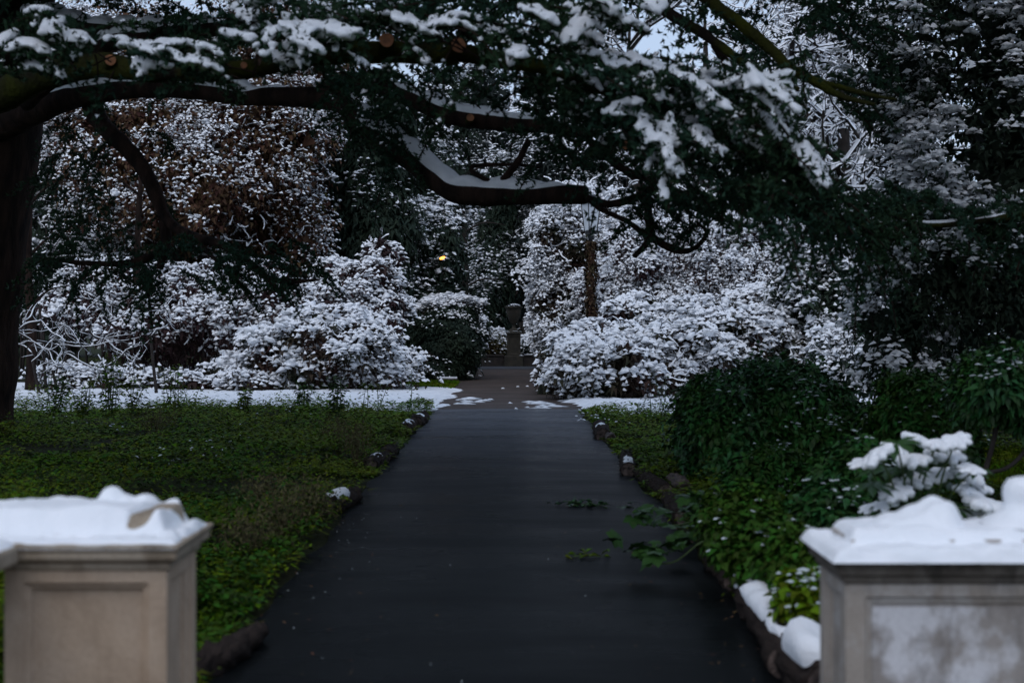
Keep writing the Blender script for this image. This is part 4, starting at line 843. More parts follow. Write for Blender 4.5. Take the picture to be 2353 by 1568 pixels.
#SECTION_NEAR
# ------------------------------------------------------------------ the cedar
class Foli:
    def __init__(s): s.tc = []; s.td = []; s.ts = []; s.tw = []; s.sn = []; s.sr = []; s.fl = []
def spray(fo, rng, o, d, L, nf=7, fl=0.45, droop=0.3, snow=0.0, size=0.05, step=0.035, sr=0.03, fleck=0.0):
    d = nrm(np.asarray(d, dtype=float)); up = np.array([0, 0, 1.0])
    s = np.cross(d, up); s = s/max(np.linalg.norm(s), 1e-6)
    n = max(5, int(L/0.06)); u = np.linspace(0, 1, n)[:, None]
    ax = o+d*L*u-up*droop*L*u**2+s*L*0.08*np.sin(u*3+rng.uniform(0, 6))
    fo.tw.append((ax, 0.008)); lines = [ax]
    for i in range(nf):
        t = (i+0.6)/nf; p = ax[int(t*(n-1))]; sd_ = (-1)**i
        l = fl*L*(1-0.55*t)*rng.uniform(0.7, 1.25)
        dd = nrm(d*rng.uniform(0.4, 0.8)+s*sd_*rng.uniform(0.6, 1.0)+up*rng.uniform(-0.15, 0.12))
        k = max(4, int(l/0.06)); v = np.linspace(0, 1, k)[:, None]
        f = p+dd*l*v-up*droop*l*1.1*v**2
        lines.append(f)
    for ln in lines:
        l = np.linalg.norm(ln[-1]-ln[0]); k = max(2, int(l/step)); q = smooth_path(ln, k)
        t_ = np.gradient(q, axis=0) if k > 1 else np.tile(d, (k, 1))
        fo.tc.append(q+rng.normal(0, size*0.25, q.shape)); fo.td.append(nrm(t_+rng.normal(0, .3, t_.shape))); fo.ts.append(np.full(k, size))
        if fleck:
            kk = rng.random(k) < fleck; s_ = q[kk]+up*size*.5; fo.fl.append(s_)
        if snow and rng.random() < snow:
            a0 = rng.uniform(0.0, 0.3); m = max(4, int(l/0.04)); z = smooth_path(ln, m); z = z[int(a0*m):]
            if len(z) >= 2:
                rr = sr*(0.75+0.4*np.sin(np.linspace(0.5, 2.8, len(z))))*rng.uniform(0.65, 1.35)*rng.uniform(.72, 1.28, len(z)); z = z+rng.normal(0, sr*.28, z.shape)
                fo.sn.append(z+up*(size*0.35+sr*0.4)); fo.sr.append(rr)
                g = z[rng.random(len(z)) < .32]; g = g+up*(size*.35+sr*1.0)+rng.normal(0, sr*.6, g.shape); fo.tc.append(g); fo.td.append(nrm(rng.normal(0, .6, g.shape)+d)); fo.ts.append(np.full(len(g), size*.7))
def needles(mb, c, d, size, rng, k=8, wd=0.16):
    N = len(c); up = np.array([0, 0, 1.0])
    a = rng.normal(size=(N, k, 3)); dirs = nrm(nrm(a)+d[:, None]*0.45+up*0.12)
    s = nrm(np.cross(dirs, rng.normal(size=(N, k, 3))))
    L = (size[:, None]*rng.uniform(0.7, 1.25, (N, k)))[..., None]
    b = c[:, None]-dirs*L*0.1
    v = np.stack([b+s*L*wd, b+dirs*L, b-s*L*wd], 2)
    mb.add(v.reshape(-1, 3), np.arange(N*k*3).reshape(-1, 3))
def fo_build(fo, parent, seed, nm=M['needle'], twm=M['bark'], k=5, voxel=0.017, wd=0.25, names=('needles', 'twigs', 'snow')):
    rng = R(seed)
    def clear(p):                      # nothing grows right in front of a sawn-off stub
        k = np.ones(len(p), bool)
        for q in STUBS:
            t = np.clip((q[1]-p[:, 1])/2.0, 0, 1); a = q[None]+(np.array([0, 0, 1.6])-q)[None]*(t*2.0/q[1])[:, None]
            k &= np.linalg.norm(p-a, axis=1) > .13
        return k
    if STUBS and k == 5:
        kk = [clear(c) for c in fo.tc]; fo.tc = [c[m] for c, m in zip(fo.tc, kk)]; fo.td = [c[m] for c, m in zip(fo.td, kk)]; fo.ts = [c[m] for c, m in zip(fo.ts, kk)]
        fo.fl = [c[clear(c)] for c in fo.fl]; z = [i for i, c in enumerate(fo.sn) if clear(c).all()]; fo.sn = [fo.sn[i] for i in z]; fo.sr = [fo.sr[i] for i in z]
    mb = MB(); needles(mb, np.concatenate(fo.tc), np.concatenate(fo.td), np.concatenate(fo.ts), rng, k, wd); mb.build(names[0], nm, parent)['kind'] = 'stuff'
    mb = MB()
    for ax, r in fo.tw:
        if names[0].startswith('upper'): ax = ax[::6]; r = .02
        segs(mb, ax[:-1], ax[1:], r, r*.8, 3)
    mb.build(names[1], twm, parent)['kind'] = 'stuff'
    if fo.fl:
        mb = MB(); c = np.concatenate(fo.fl); n = len(c); rr = rng.uniform(.010, .028, n); lenses(mb, c, rng.normal(size=(n, 3)), np.array([0, 0, 1.0])+rng.normal(0, .3, (n, 3)), rr*1.3, rr*.8, rr*.7, rr*.3, rng, 6); mb.build('snow_flecks', M['snow'], parent)['kind'] = 'stuff'
    if fo.sn:
        mb = MB()
        for z, r in zip(fo.sn, fo.sr):
            q = smooth_path(z, len(z)) if len(z) > 2 else z
            t, s, u = frames(q); kk = 7; a = np.linspace(0, 2*np.pi, kk, endpoint=False)
            v = q[:, None]+(s[:, None]*np.cos(a)[None, :, None]*1.15+u[:, None]*np.sin(a)[None, :, None]*0.8)*r[:, None, None]
            n = len(q); i = np.arange(n-1)[:, None]*kk; j = np.arange(kk)[None, :]; j2 = (j+1) % kk
            qd = np.stack([i+j, i+j2, i+kk+j2, i+kk+j], -1).reshape(-1, 4)
            b = n*kk; tr = [(b, (x+1) % kk, x) for x in range(kk)]+[(b+1, (n-1)*kk+x, (n-1)*kk+(x+1) % kk) for x in range(kk)]
            mb.add(np.vstack([v.reshape(-1, 3), q[0]-t[0]*r[0]*.5, q[-1]+t[-1]*r[-1]*.6]), tr, qd)
        ob = mb.build(names[2], M['snow'], parent); ob['kind'] = 'stuff'; remesh(ob, voxel, 2, .5)

CT = thing('cedar_tree', (-7.6, 20.3, 0), 'huge cedar with snow topped limbs reaching over the path', 'tree', 'old cedars over the path')
mb = MB(); tube(mb, [P(-88, 1030, 20.3), P(-80, 900, 20.3), P(-45, 600, 20.3), P(-5, 250, 20.3), P(40, 0, 20.3), P(60, -400, 20.3), P(60, -900, 20.3)], [.80, .66, .62, .66, .55, .45, .2], 60, 20, .05, 3)
mb.build('trunk', M['bark'], CT)
def limb(pts, rad, m='bark', rough=.08, seed=0, snow=None, k=12, thick=.05, par=None):
    pts = [P(*p) for p in pts]; rad = [r_*p_[1]/F for r_, p_ in zip(rad, pts)]
    mb = MB(); tube(mb, pts, rad, len(pts)*7, k, rough, seed); lb = mb.build('limb', M[m], par or CT)
    if snow:
        sb = MB()
        for j, (lo, hi, th) in enumerate(snow): top_snow(sb, pts, rad, len(pts)*9, lo, hi, th, 62, seed+j, 9, gap=-1.6)
        sb.build('snow', M['snow_soft'], lb)
    return lb
limb([(0, 290, 19.6), (60, 262, 19), (150, 228, 18.2), (240, 208, 17.6), (350, 200, 17), (470, 207, 16.6), (560, 222, 16.2), (660, 222, 16), (779, 232, 15.6), (843, 295, 15.3), (900, 332, 15), (954, 368, 14.8), (1004, 412, 14.6), (1061, 443, 14.4), (1177, 447, 14.2), (1290, 448, 14), (1345, 447, 13.9)],
     [40, 34, 28, 25, 25, 22, 20, 22, 26, 24, 26, 30, 27, 26, 25, 23, 21], seed=1, snow=[(0.03, .44, .085), (.50, .97, .07)])
limb([(740, 215, 15.8), (810, 188, 15.4), (893, 205, 15), (960, 232, 14.8), (1044, 265, 14.5), (1177, 284, 14.2), (1260, 290, 14), (1340, 310, 13.8)], [24, 22, 22, 22, 22, 21, 17, 10], seed=2, snow=[(.28, .9, .06)])
limb([(201, 225, 18.2), (235, 285, 18), (285, 336, 17.8), (329, 386, 17.7), (353, 437, 17.6), (377, 500, 17.5), (380, 560, 17.4), (366, 618, 17.4)], [24, 21, 19, 18, 17, 14, 12, 8], seed=3)
limb([(376, 490, 17.5), (400, 520, 17.3), (445, 543, 17), (516, 564, 16.6), (569, 600, 16.4), (620, 639, 16.2), (680, 645, 16), (730, 642, 15.8)], [12, 12, 11, 10, 9, 8, 6, 3], seed=4)
limb([(612, 636, 16.2), (640, 665, 16.1), (676, 705, 16)], [7, 5, 2], seed=5)
limb([(378, 575, 17.4), (300, 602, 17.5), (200, 604, 17.6), (90, 592, 17.8)], [9, 8, 6, 3], seed=6)
limb([(440, 545, 17), (500, 600, 16.7), (560, 640, 16.5)], [6, 4, 2], seed=7)
limb([(-60, 240, 13), (0, 222, 12.6), (100, 172, 12), (200, 150, 11.4), (290, 158, 11), (400, 165, 10.8), (560, 160, 10.6), (725, 128, 10.5), (860, 120, 10.4), (960, 122, 10.3), (1061, 122, 10.2), (1177, 144, 10), (1278, 161, 9.9), (1345, 188, 9.8), (1400, 216, 9.7), (1480, 262, 9.6)],
     [42, 38, 36, 32, 27, 24, 22, 25, 26, 25, 22, 18, 15, 12, 10, 6], 'bark_moss', seed=8)
limb([(30, 120, 19.8), (70, 60, 19), (160, 68, 18), (240, 78, 17.4), (350, 78, 16.9), (480, 70, 16.4), (600, 50, 16)], [40, 34, 30, 30, 24, 18, 8], seed=9, snow=[(.1, .9, .11)])
limb([(200, 130, 17.2), (260, 98, 16.8), (310, 88, 16.6), (350, 90, 16.4)], [20, 22, 20, 14], seed=10, snow=[(.1, .95, .09)])
limb([(250, 110, 17), (180, 150, 17.3), (100, 205, 17.6), (60, 240, 18)], [10, 12, 14, 16], seed=29, snow=[(.2, .8, .04)])
limb([(1380, -110, 12.6), (1520, 18, 12.2), (1614, 77, 12), (1714, 148, 11.8), (1780, 190, 11.7), (1835, 205, 11.6)], [17, 14, 12, 10, 8, 5], 'bark_moss', seed=11)
limb([(1500, -130, 12.4), (1630, 0, 12), (1708, 60, 11.8), (1782, 124, 11.7), (1802, 147, 11.6), (1869, 187, 11.5), (1936, 222, 11.4), (2010, 240, 11.3)], [18, 15, 14, 13, 12, 10, 8, 4], 'bark_moss', seed=12)
limb([(1830, 172, 11.6), (1922, 198, 11.5), (2013, 221, 11.4), (2060, 228, 11.4)], [8, 7, 5, 2], 'bark_moss', seed=13)
# broken twiggy ends under the lantern branch
limb([(1330, 447, 13.9), (1400, 468, 13.8), (1492, 440, 13.7), (1530, 400, 13.6)], [9, 9, 11, 8], seed=14)
limb([(1480, 430, 13.7), (1490, 500, 13.6), (1489, 551, 13.6), (1457, 588, 13.5)], [9, 10, 8, 6], seed=15)
limb([(1489, 540, 13.6), (1549, 573, 13.5), (1593, 571, 13.4), (1623, 535, 13.4), (1600, 512, 13.4)], [9, 9, 6, 5, 2], seed=16)
limb([(1345, 452, 13.9), (1380, 480, 13.8), (1440, 508, 13.7), (1490, 545, 13.6)], [6, 6, 6, 7], seed=17)
limb([(1520, 430, 13.6), (1580, 470, 13.4), (1640, 497, 13.3), (1727, 524, 13.2)], [8, 7, 5, 3], seed=18)
limb([(1330, 300, 13.8), (1420, 380, 13.5), (1520, 425, 13.3), (1650, 470, 13.1), (1800, 480, 12.9), (1950, 500, 12.8)], [10, 9, 8, 7, 5, 3], seed=19)
limb([(1215, 320, 14.1), (1190, 370, 14.1), (1150, 420, 14.2)], [7, 8, 9], seed=20)
limb([(1150, 432, 14.2), (1080, 385, 14.3), (1180, 378, 14.2), (1240, 385, 14.1)], [6, 5, 4, 3], seed=21)
limb([(1640, 470, 13.1), (1700, 425, 13), (1760, 330, 12.8), (1700, 200, 12.6), (1640, 100, 12.5)], [6, 8, 9, 10, 10], seed=22)
STUBS = []
# pruned stubs
for i, (px, py, d, r_, dx) in enumerate([(253, 138, 10.9, 13, .35), (888, 92, 10.0, 17, .1), (1053, 104, 9.9, 18, .3), (1080, 270, 14.2, 9, .1), (1438, 330, 13.4, 14, -.7), (560, 150, 10.5, 8, .1)]):
    p = P(px, py, d); STUBS.append(p); r_ = r_*d/F; ax = nrm(np.array([dx, -1, .12])); b = p-ax*0.28
    mb = MB(); tube(mb, [b, (b+p)/2, p], [r_*1.15, r_*1.05, r_], 6, 12, .04, i, cap=False); st = mb.build('pruned_stub', M['bark_moss'], CT)
    mb = MB(); s = nrm(np.cross(ax, [0, 0, 1.0])); u = np.cross(s, ax); a = np.linspace(0, 2*np.pi, 16, endpoint=False)
    v = p+ax*.004+(s[None]*np.cos(a)[:, None]+u[None]*np.sin(a)[:, None])*r_*(.98+.03*np.sin(3*a+i))[:, None]
    mb.add(np.vstack([v, p+ax*.008]), [(16, j, (j+1) % 16) for j in range(16)]); mb.build('cut_face', M['cut'], st)
# sprays
fo = Foli(); rng = R(900)
def region(fo, n, px, py, d, dirx, L, droop, snow, size=.05, nf=7, sr=.032, zdir=-0.1, ydir=-.3, jit=.35, step=.035, fleck=0.0):
    for i in range(n):
        o = P(rng.uniform(*px), rng.uniform(*py), rng.uniform(*d))
        dd = np.array([rng.uniform(*dirx), ydir+rng.normal(0, jit), zdir+rng.normal(0, .15)])
        spray(fo, rng, o, dd, rng.uniform(*L), nf, .45, droop*rng.uniform(.6, 1.4), snow, size, step, sr, fleck)
# the near snowy mass right of the middle
region(fo, 42, (1230, 1560), (130, 260), (9.2, 10.6), (.2, 1), (.35, .7), .35, .0, fleck=.10)
region(fo, 40, (1440, 1780), (230, 370), (9.2, 10.8), (-.2, 1), (.35, .65), .4, .0, fleck=.09)
region(fo, 30, (1680, 1890), (330, 480), (9.2, 10.8), (-.2, .9), (.35, .6), .55, .0)
region(fo, 26, (1180, 1420), (170, 320), (11, 13), (-.3, 1), (.35, .65), .4, .0)
region(fo, 22, (1220, 1460), (250, 390), (12, 13.6), (-.4, 1), (.3, .55), .4, .0)
SNOWY = [((1340, 130), (1430, 150), .4), ((1390, 128), (1480, 165), .4), ((1430, 140), (1540, 170), .5), ((1500, 150), (1600, 205), .55), ((1560, 175), (1660, 240), .6), ((1600, 190), (1680, 215), .5), ((1650, 205), (1760, 175), .5),
         ((1720, 185), (1815, 245), .5), ((1740, 190), (1820, 175), .4), ((1600, 230), (1560, 300), .45), ((1650, 240), (1700, 310), .5), ((1680, 260), (1735, 330), .45), ((1740, 240), (1790, 310), .45), ((1770, 270), (1840, 350), .5), ((1800, 310), (1875, 400), .5), ((1840, 350), (1885, 415), .4),
         ((1490, 280), (1535, 350), .4), ((1500, 290), (1550, 385), .45), ((1530, 290), (1480, 335), .35), ((1470, 215), (1540, 235), .35), ((1540, 230), (1600, 290), .4), ((1590, 300), (1650, 350), .35), ((1420, 255), (1470, 240), .3), ((1370, 190), (1430, 190), .25), ((1480, 180), (1505, 225), .3), ((1730, 225), (1755, 215), .3), ((1690, 330), (1720, 380), .25)]
for (a, b, L_) in SNOWY:
    d = rng.uniform(9.0, 10.2); o = P(*a, d); e_ = P(*b, d-.15); L_ = np.linalg.norm(e_-o)*1.15
    spray(fo, rng, o, e_-o+np.array([0, 0, .12*L_]), L_, 11, .42, .22, .93, .05, .035, .027)
    for q in range(2): spray(fo, rng, o+rng.normal(0, .05, 3), e_-o+rng.normal(0, .12, 3)*L_, L_*rng.uniform(.5, .95), 7, .4, .3, .8, .05, .035, .024)
# the band along the top
region(fo, 60, (560, 1340), (-10, 100), (9.4, 10.8), (-.6, .9), (.35, .65), .3, .0, fleck=.10)
region(fo, 30, (720, 1340), (140, 215), (10.5, 13.5), (-.6, .9), (.25, .45), .4, .0)
SN2 = [((600, 60), (590, 120)), ((640, 70), (610, 125)), ((660, 75), (690, 140)), ((650, 60), (740, 85)), ((690, 90), (720, 115)), ((700, 60), (790, 85)), ((740, 65), (830, 80)), ((680, 40), (760, 35)), ((800, 45), (900, 35)), ((860, 50), (940, 45)), ((900, 40), (980, 75)), ((985, 70), (1020, 90)), ((1000, 60), (1060, 65)), ((1020, 50), (1090, 45)), ((1060, 40), (1130, 70)), ((1150, 85), (1200, 80)), ((1200, 20), (1260, 45)), ((1310, 20), (1370, 60)), ((1350, 20), (1440, 50)), ((1400, 40), (1470, 65)), ((1330, 70), (1370, 95)), ((1340, 50), (1310, 90)), ((1380, -5), (1410, 40)), ((1490, -5), (1510, 25)), ((580, 20), (620, -5)), ((570, 30), (580, 70)), ((640, 130), (665, 150)), ((1180, 110), (1200, 135)),
       ((90, 60), (140, 55)), ((110, 70), (180, 90)), ((160, 80), (200, 100)), ((60, 110), (20, 120)), ((70, 155), (110, 165)), ((250, 120), (330, 110)), ((300, 110), (360, 125)), ((340, 115), (430, 105)), ((400, 110), (470, 125)), ((440, 140), (500, 160)), ((470, 135), (520, 145)), ((380, 140), (450, 155)), ((500, 170), (545, 175)), ((330, 145), (350, 155)), ((30, 80), (5, 100)), ((520, 80), (560, 90)), ((60, 100), (100, 120))]
for (a, b) in SN2:
    d = rng.uniform(9.0, 10.2); o = P(*a, d); e_ = P(*b, d-.12); L_ = np.linalg.norm(e_-o)*1.2
    spray(fo, rng, o, e_-o+np.array([0, 0, .1*L_]), L_, 9, .5, .2, .9, .045, .035, .028)
    spray(fo, rng, o+rng.normal(0, .05, 3), e_-o+rng.normal(0, .15, 3)*L_, L_*rng.uniform(.5, .95), 6, .45, .3, .7, .05, .035, .022)
region(fo, 30, (-40, 560), (30, 165), (9.5, 11.5), (-.5, .9), (.3, .5), .3, .0, fleck=.06)
region(fo, 26, (-30, 600), (-60, 60), (14, 18), (-.6, .9), (.5, .9), .3, .0, .06, step=.05)
# ivy like growth over the fork
region(fo, 34, (740, 1020), (150, 300), (14.2, 15.2), (-.8, .8), (.25, .45), .7, .0, .05, fleck=.05)
region(fo, 10, (840, 960), (300, 420), (14.4, 15.0), (-.8, .8), (.2, .35), .9, .0, .05)
# right of the fork end, dark hanging foliage
region(fo, 30, (1430, 1760), (370, 475), (12.4, 13.8), (-.2, 1), (.3, .55), .35, .0)
region(fo, 34, (1780, 2040), (410, 520), (11, 13), (-.2, 1), (.35, .6), .6, .0)
region(fo, 16, (1430, 1640), (430, 540), (13.2, 13.9), (-.6, .9), (.2, .4), .5, .0)
region(fo, 34, (760, 1400), (-40, 60), (11.5, 15), (-.8, .9), (.4, .7), .3, .0, .06, step=.045)
# top right, against the sky
region(fo, 36, (1480, 2000), (-60, 80), (12, 16), (-.6, 1), (.5, .9), .3, .0, .055, step=.045)
region(fo, 12, (1560, 2060), (100, 260), (11, 13), (-.2, 1), (.35, .65), .4, .0, .05)
# fine curtain below the drooping limb at left
region(fo, 40, (90, 400), (270, 600), (17, 19), (-.9, .9), (.3, .6), .8, .0, .045)
region(fo, 26, (60, 400), (560, 650), (16.8, 18), (-1, .6), (.35, .6), .5, .0, .05)
region(fo, 30, (400, 720), (540, 660), (15.8, 16.8), (.1, 1), (.35, .6), .5, .0, .05)
fo_build(fo, CT, 901, k=5)
# the crown above the picture: layered shelves of foliage
fo = Foli(); rng = R(910)
def shelf(fo, n, x, y, z, L=(1.3, 2.4)):
    for i in range(n):
        o = np.array([rng.uniform(*x), rng.uniform(*y), rng.uniform(*z)])
        a = rng.uniform(0, 6.28); spray(fo, rng, o, (math.cos(a), math.sin(a), .05), rng.uniform(*L), 9, .5, .1, 0, .30, .22)
shelf(fo, 300, (-12, 3.2), (10.5, 20), (6.2, 8.8)); shelf(fo, 270, (-12, 2.8), (11.5, 21), (8.8, 11.5)); shelf(fo, 170, (-12, 2.5), (13, 21), (11.5, 15))
shelf(fo, 70, (-6, 5.5), (5.5, 10.5), (7.5, 10))  # extra unseen foliage added here to shade the near path
fo_build(fo, CT, 911, k=5, wd=.36, names=('upper_needles', 'upper_twigs', 'x'))
for i in range(22):
    a = rng.uniform(-1.9, 1.2); z = rng.uniform(6.2, 12); l = rng.uniform(7, 14)*(1-.03*z)
    p0 = np.array([-7.3, 20.3, z]); p2 = p0+np.array([math.cos(a)*l, math.sin(a)*l, rng.uniform(-.3, .8)]); pm = (p0+p2)/2+np.array([0, 0, .3])
    mb = MB(); tube(mb, [p0, pm, p2], [.2, .12, .04], 12, 7, .06, i); mb.build('limb', M['bark'], CT)

# second cedar standing off to the right, its branch reaching in
C2 = thing('cedar_tree', (8.2, 12.4, 0), 'cedar out of frame at the right whose drooping green branch reaches in', 'tree', 'old cedars over the path')
mb = MB(); tube(mb, [(8.2, 12.4, -.1), (8.1, 12.4, 3), (8.2, 12.4, 8), (8.2, 12.4, 14)], [.6, .5, .4, .15], 20, 14, .05, 5); mb.build('trunk', M['bark'], C2)
limb([(2950, 330, 12.4), (2600, 430, 12), (2352, 492, 11.6), (2259, 506, 11.5), (2153, 516, 11.4), (2039, 512, 11.3), (1960, 520, 11.2)], [22, 16, 11, 9, 7, 5, 3], 'bark_moss', seed=41, snow=[(.4, .95, .012)], par=C2)
fo = Foli(); rng = R(920)
region(fo, 17, (1960, 2400), (440, 500), (10.9, 12), (-1, .7), (.3, .55), .55, .0)
region(fo, 6, (2020, 2400), (510, 570), (11, 12), (-.8, .6), (.3, .45), 1.1, .0)
region(fo, 5, (1980, 2060), (520, 580), (11, 11.6), (-.3, .6), (.3, .4), 1.8, .0)
region(fo, 30, (2380, 2900), (300, 520), (11, 13), (-1, .7), (.5, .8), 1.0, .0)
fo_build(fo, C2, 921, k=6)
fo = Foli(); rng = R(930)
shelf(fo, 150, (6.6, 14), (6.5, 13), (6, 8.8)); shelf(fo, 100, (6.8, 13), (7, 13), (8.8, 12.5))
fo_build(fo, C2, 931, k=5, wd=.36, names=('upper_needles', 'upper_twigs', 'x'))
for i in range(12):
    a = rng.uniform(0, 6.28); z = rng.uniform(6, 11); l = rng.uniform(3, 5.5)
    mb = MB(); tube(mb, [(8.2, 12.4, z), (8.2+math.cos(a)*l*.5, 12.4+math.sin(a)*l*.5, z+.3), (8.2+math.cos(a)*l, 12.4+math.sin(a)*l, z+.2)], [.15, .09, .03], 10, 7, .06, i); mb.build('limb', M['bark'], C2)

#SECTION_BEDS
# ------------------------------------------------------------------ beds beside the path
def bed(name, label, xr, yr, n, seed, side, leafmat, L=(.035, .075), hmax=.28, thin=None, wide=.7, uni=False):
    rng = R(seed); mb = MB()
    # clumps of leaves on short stalks, thicker near the viewer where single leaves show
    y = 1/rng.uniform(1/yr[1], 1/yr[0], n); u = rng.random(n)
    if uni: y = rng.uniform(*yr, n); u = u**1.6
    if side < 0: x = (pcx(y)-HW-.05)-np.abs(u)*( (pcx(y)-HW)-np.maximum(xr[0], -0.37*y-.5))
    else: x = (pcx(y)+HW+.05)+u*(np.minimum(xr[1], .37*y+.5)-(pcx(y)+HW))
    XY = np.stack([x, y], -1); e = np.abs(x-pcx(y))-HW
    h = hmax*np.clip(.45+.55*nz(XY, 1.3, 5)+.45*nz(XY, 3.6, 6), .06, 1.7)*np.clip(.4+e*1.3, .4, 1)
    z = h*np.sqrt(rng.random(n))+.02
    e2 = rng.normal(0, .06, n)*np.clip(1-e*4, 0, 1)
    p = np.stack([x+e2, y, z], -1)
    a = rng.uniform(0, 6.28, n)
    d = np.stack([np.cos(a), np.sin(a), rng.uniform(-.35, .55, n)], -1)
    ln = rng.uniform(*L, n)*(1+.015*y)
    if thin is not None:
        k = thin(XY, rng); p, d, ln = p[k], d[k], ln[k]
    one = wide < .5
    leaves(mb, p, d, np.tile([0, 0, 1.0], (len(p), 1))+rng.normal(0, .25, p.shape), ln, ln*wide*(1.2 if one else 1), .12, .15, one)
    return tag(mb.build(name, M[leafmat], origin=(0, 0, 0)), label, 'plants', kind='stuff')
bed('ground_cover', 'bright low green leaves covering the bed left of the path', (-13, 0), (4.9, 27.0), 90000, 701, -1, 'ground_leaf', L=(.016, .042), wide=.75, thin=lambda XY, r: r.random(len(XY)) < np.clip(.55+.5*nz(XY, .9, 5), .1, 1))
bed('dark_undergrowth', 'darker green undergrowth mixed into the bed left of the path', (-13, 0), (4.9, 26.5), 54000, 702, -1, 'ground_dark', (.025, .06), .36, thin=lambda XY, r: r.random(len(XY)) < np.clip(.5-.6*nz(XY, .9, 5), .05, 1), wide=.7)
bed('ground_cover', 'yellow green leaves at the far end of the left bed, next to the snow', (-13, 0), (15, 27.0), 40000, 705, -1, 'ground_leaf', L=(.035, .06), wide=.49, hmax=.3, uni=True)
bed('ground_cover', 'yellow green leaves at the far end of the right bed, next to the snow', (0, 9), (13, 26.2), 34000, 715, 1, 'ground_leaf', L=(.035, .06), wide=.49, hmax=.26, uni=True)
bed('feathery_herbs', 'soft feathery green herbs in taller tufts over the left bed', (-13, 0), (5.2, 26.5), 130000, 706, -1, 'ground_leaf', L=(.02, .05), hmax=.44, wide=.26, thin=lambda XY, r: r.random(len(XY)) < np.clip(.35+1.1*nz(XY, 1.1, 44), 0, 1))
bed('feathery_herbs', 'soft feathery green herbs in tufts over the right bed', (0, 9), (7, 25.5), 36000, 716, 1, 'ground_leaf', L=(.02, .05), hmax=.36, wide=.28, thin=lambda XY, r: r.random(len(XY)) < np.clip(1.3*nz(XY, 1.2, 45), 0, 1))
bed('grass_tips', 'grass tips and leaves showing through the edge of the snow', (-13, 0), (25.5, 30.5), 9000, 704, -1, 'ground_dark', (.03, .10), .2, thin=lambda XY, r: r.random(len(XY)) < np.clip(.5-.35*(XY[:, 1]-26.6)+.5*nz(XY, 2.0, 8), 0, 1)*np.clip((-XY[:, 0]-1.8)/3, .05, 1), wide=.4)
bed('grass', 'fine grass blades poking through the left bed', (-13, 0), (5, 27.2), 26000, 703, -1, 'ground_leaf', (.06, .14), .24, wide=.07)
bed('ground_cover', 'bright low green leaves covering the bed right of the path', (0, 11), (4.9, 25.6), 70000, 711, 1, 'ground_leaf', L=(.016, .042), wide=.75, hmax=.2, thin=lambda XY, r: r.random(len(XY)) < np.clip(.6+.5*nz(XY, 1.0, 6), .15, 1))
bed('dark_undergrowth', 'darker green undergrowth mixed into the bed right of the path', (0, 11), (5.2, 25.5), 34000, 712, 1, 'ground_dark', (.03, .07), .26, thin=lambda XY, r: r.random(len(XY)) < np.clip(.45-.6*nz(XY, 1.0, 6), .05, 1), wide=.55)
# strips of moss grass by the hedge
rng = R(720); mb = MB(); n = 9000
pp = np.stack([rng.uniform(-4.2, -1.45, n), rng.uniform(34.5, 39, n), rng.uniform(.01, .07, n)], -1)
leaves(mb, pp, rng.normal(size=(n, 3))+np.array([0, 0, 1.0]), rng.normal(size=(n, 3)), .09, .03); tag(mb.build('grass', M['ground_leaf'], origin=(0, 0, 0)), 'strip of short green grass at the foot of the hedge', 'grass', kind='stuff')
# snow dusted leaves in the beds
rng = R(730); mb = MB()
def dust(n, x, y, z, s):
    p = np.stack([rng.uniform(*x, n), rng.uniform(*y, n), rng.uniform(*z, n)], -1)
    lenses(mb, p, rng.normal(size=(n, 3)), np.array([0, 0, 1.0])+rng.normal(0, .2, (n, 3)), s*rng.uniform(.5, 1.3, n), s*rng.uniform(.4, .9, n), s*.35, s*.1, rng)
for (px, py, w_, n) in [(430, 1083, .5, 26), (480, 1070, .3, 16), (530, 1055, .4, 14), (700, 975, .4, 10), (610, 960, .5, 12), (250, 1005, .6, 14), (560, 1010, .5, 10), (380, 930, 1.2, 30), (160, 930, 1.2, 34), (600, 935, 1.0, 26), (820, 930, .8, 18)]:
    g = G(px, py); dust(n//2, (g[0]-w_, g[0]+w_), (g[1]-w_*1.2, g[1]+w_*1.2), (.10, .28), .026)
tag(mb.build('frost_flecks', M['frost'], origin=(0, 0, 0)), 'pale frosted leaf tips in the bed left of the path', 'frost', kind='stuff'); mb = MB()
for (px, py, w_, n, s_) in [(1800, 1385, .26, 60, .045), (1860, 1345, .3, 70, .045), (1850, 1430, .2, 60, .045), (1760, 1310, .25, 24, .035), (1420, 970, .8, 20, .03), (1560, 950, .8, 30, .04), (1390, 985, .4, 12, .03)]:
    g = G(px, py); dust(n, (g[0]-w_, g[0]+w_), (g[1]-w_*1.3, g[1]+w_*1.3), (.10, .24), s_)
tag(mb.build('snow_flecks', M['snow'], origin=(0, 0, 0)), 'flecks of snow lying on the bed leaves right of the path', 'snow', kind='stuff')

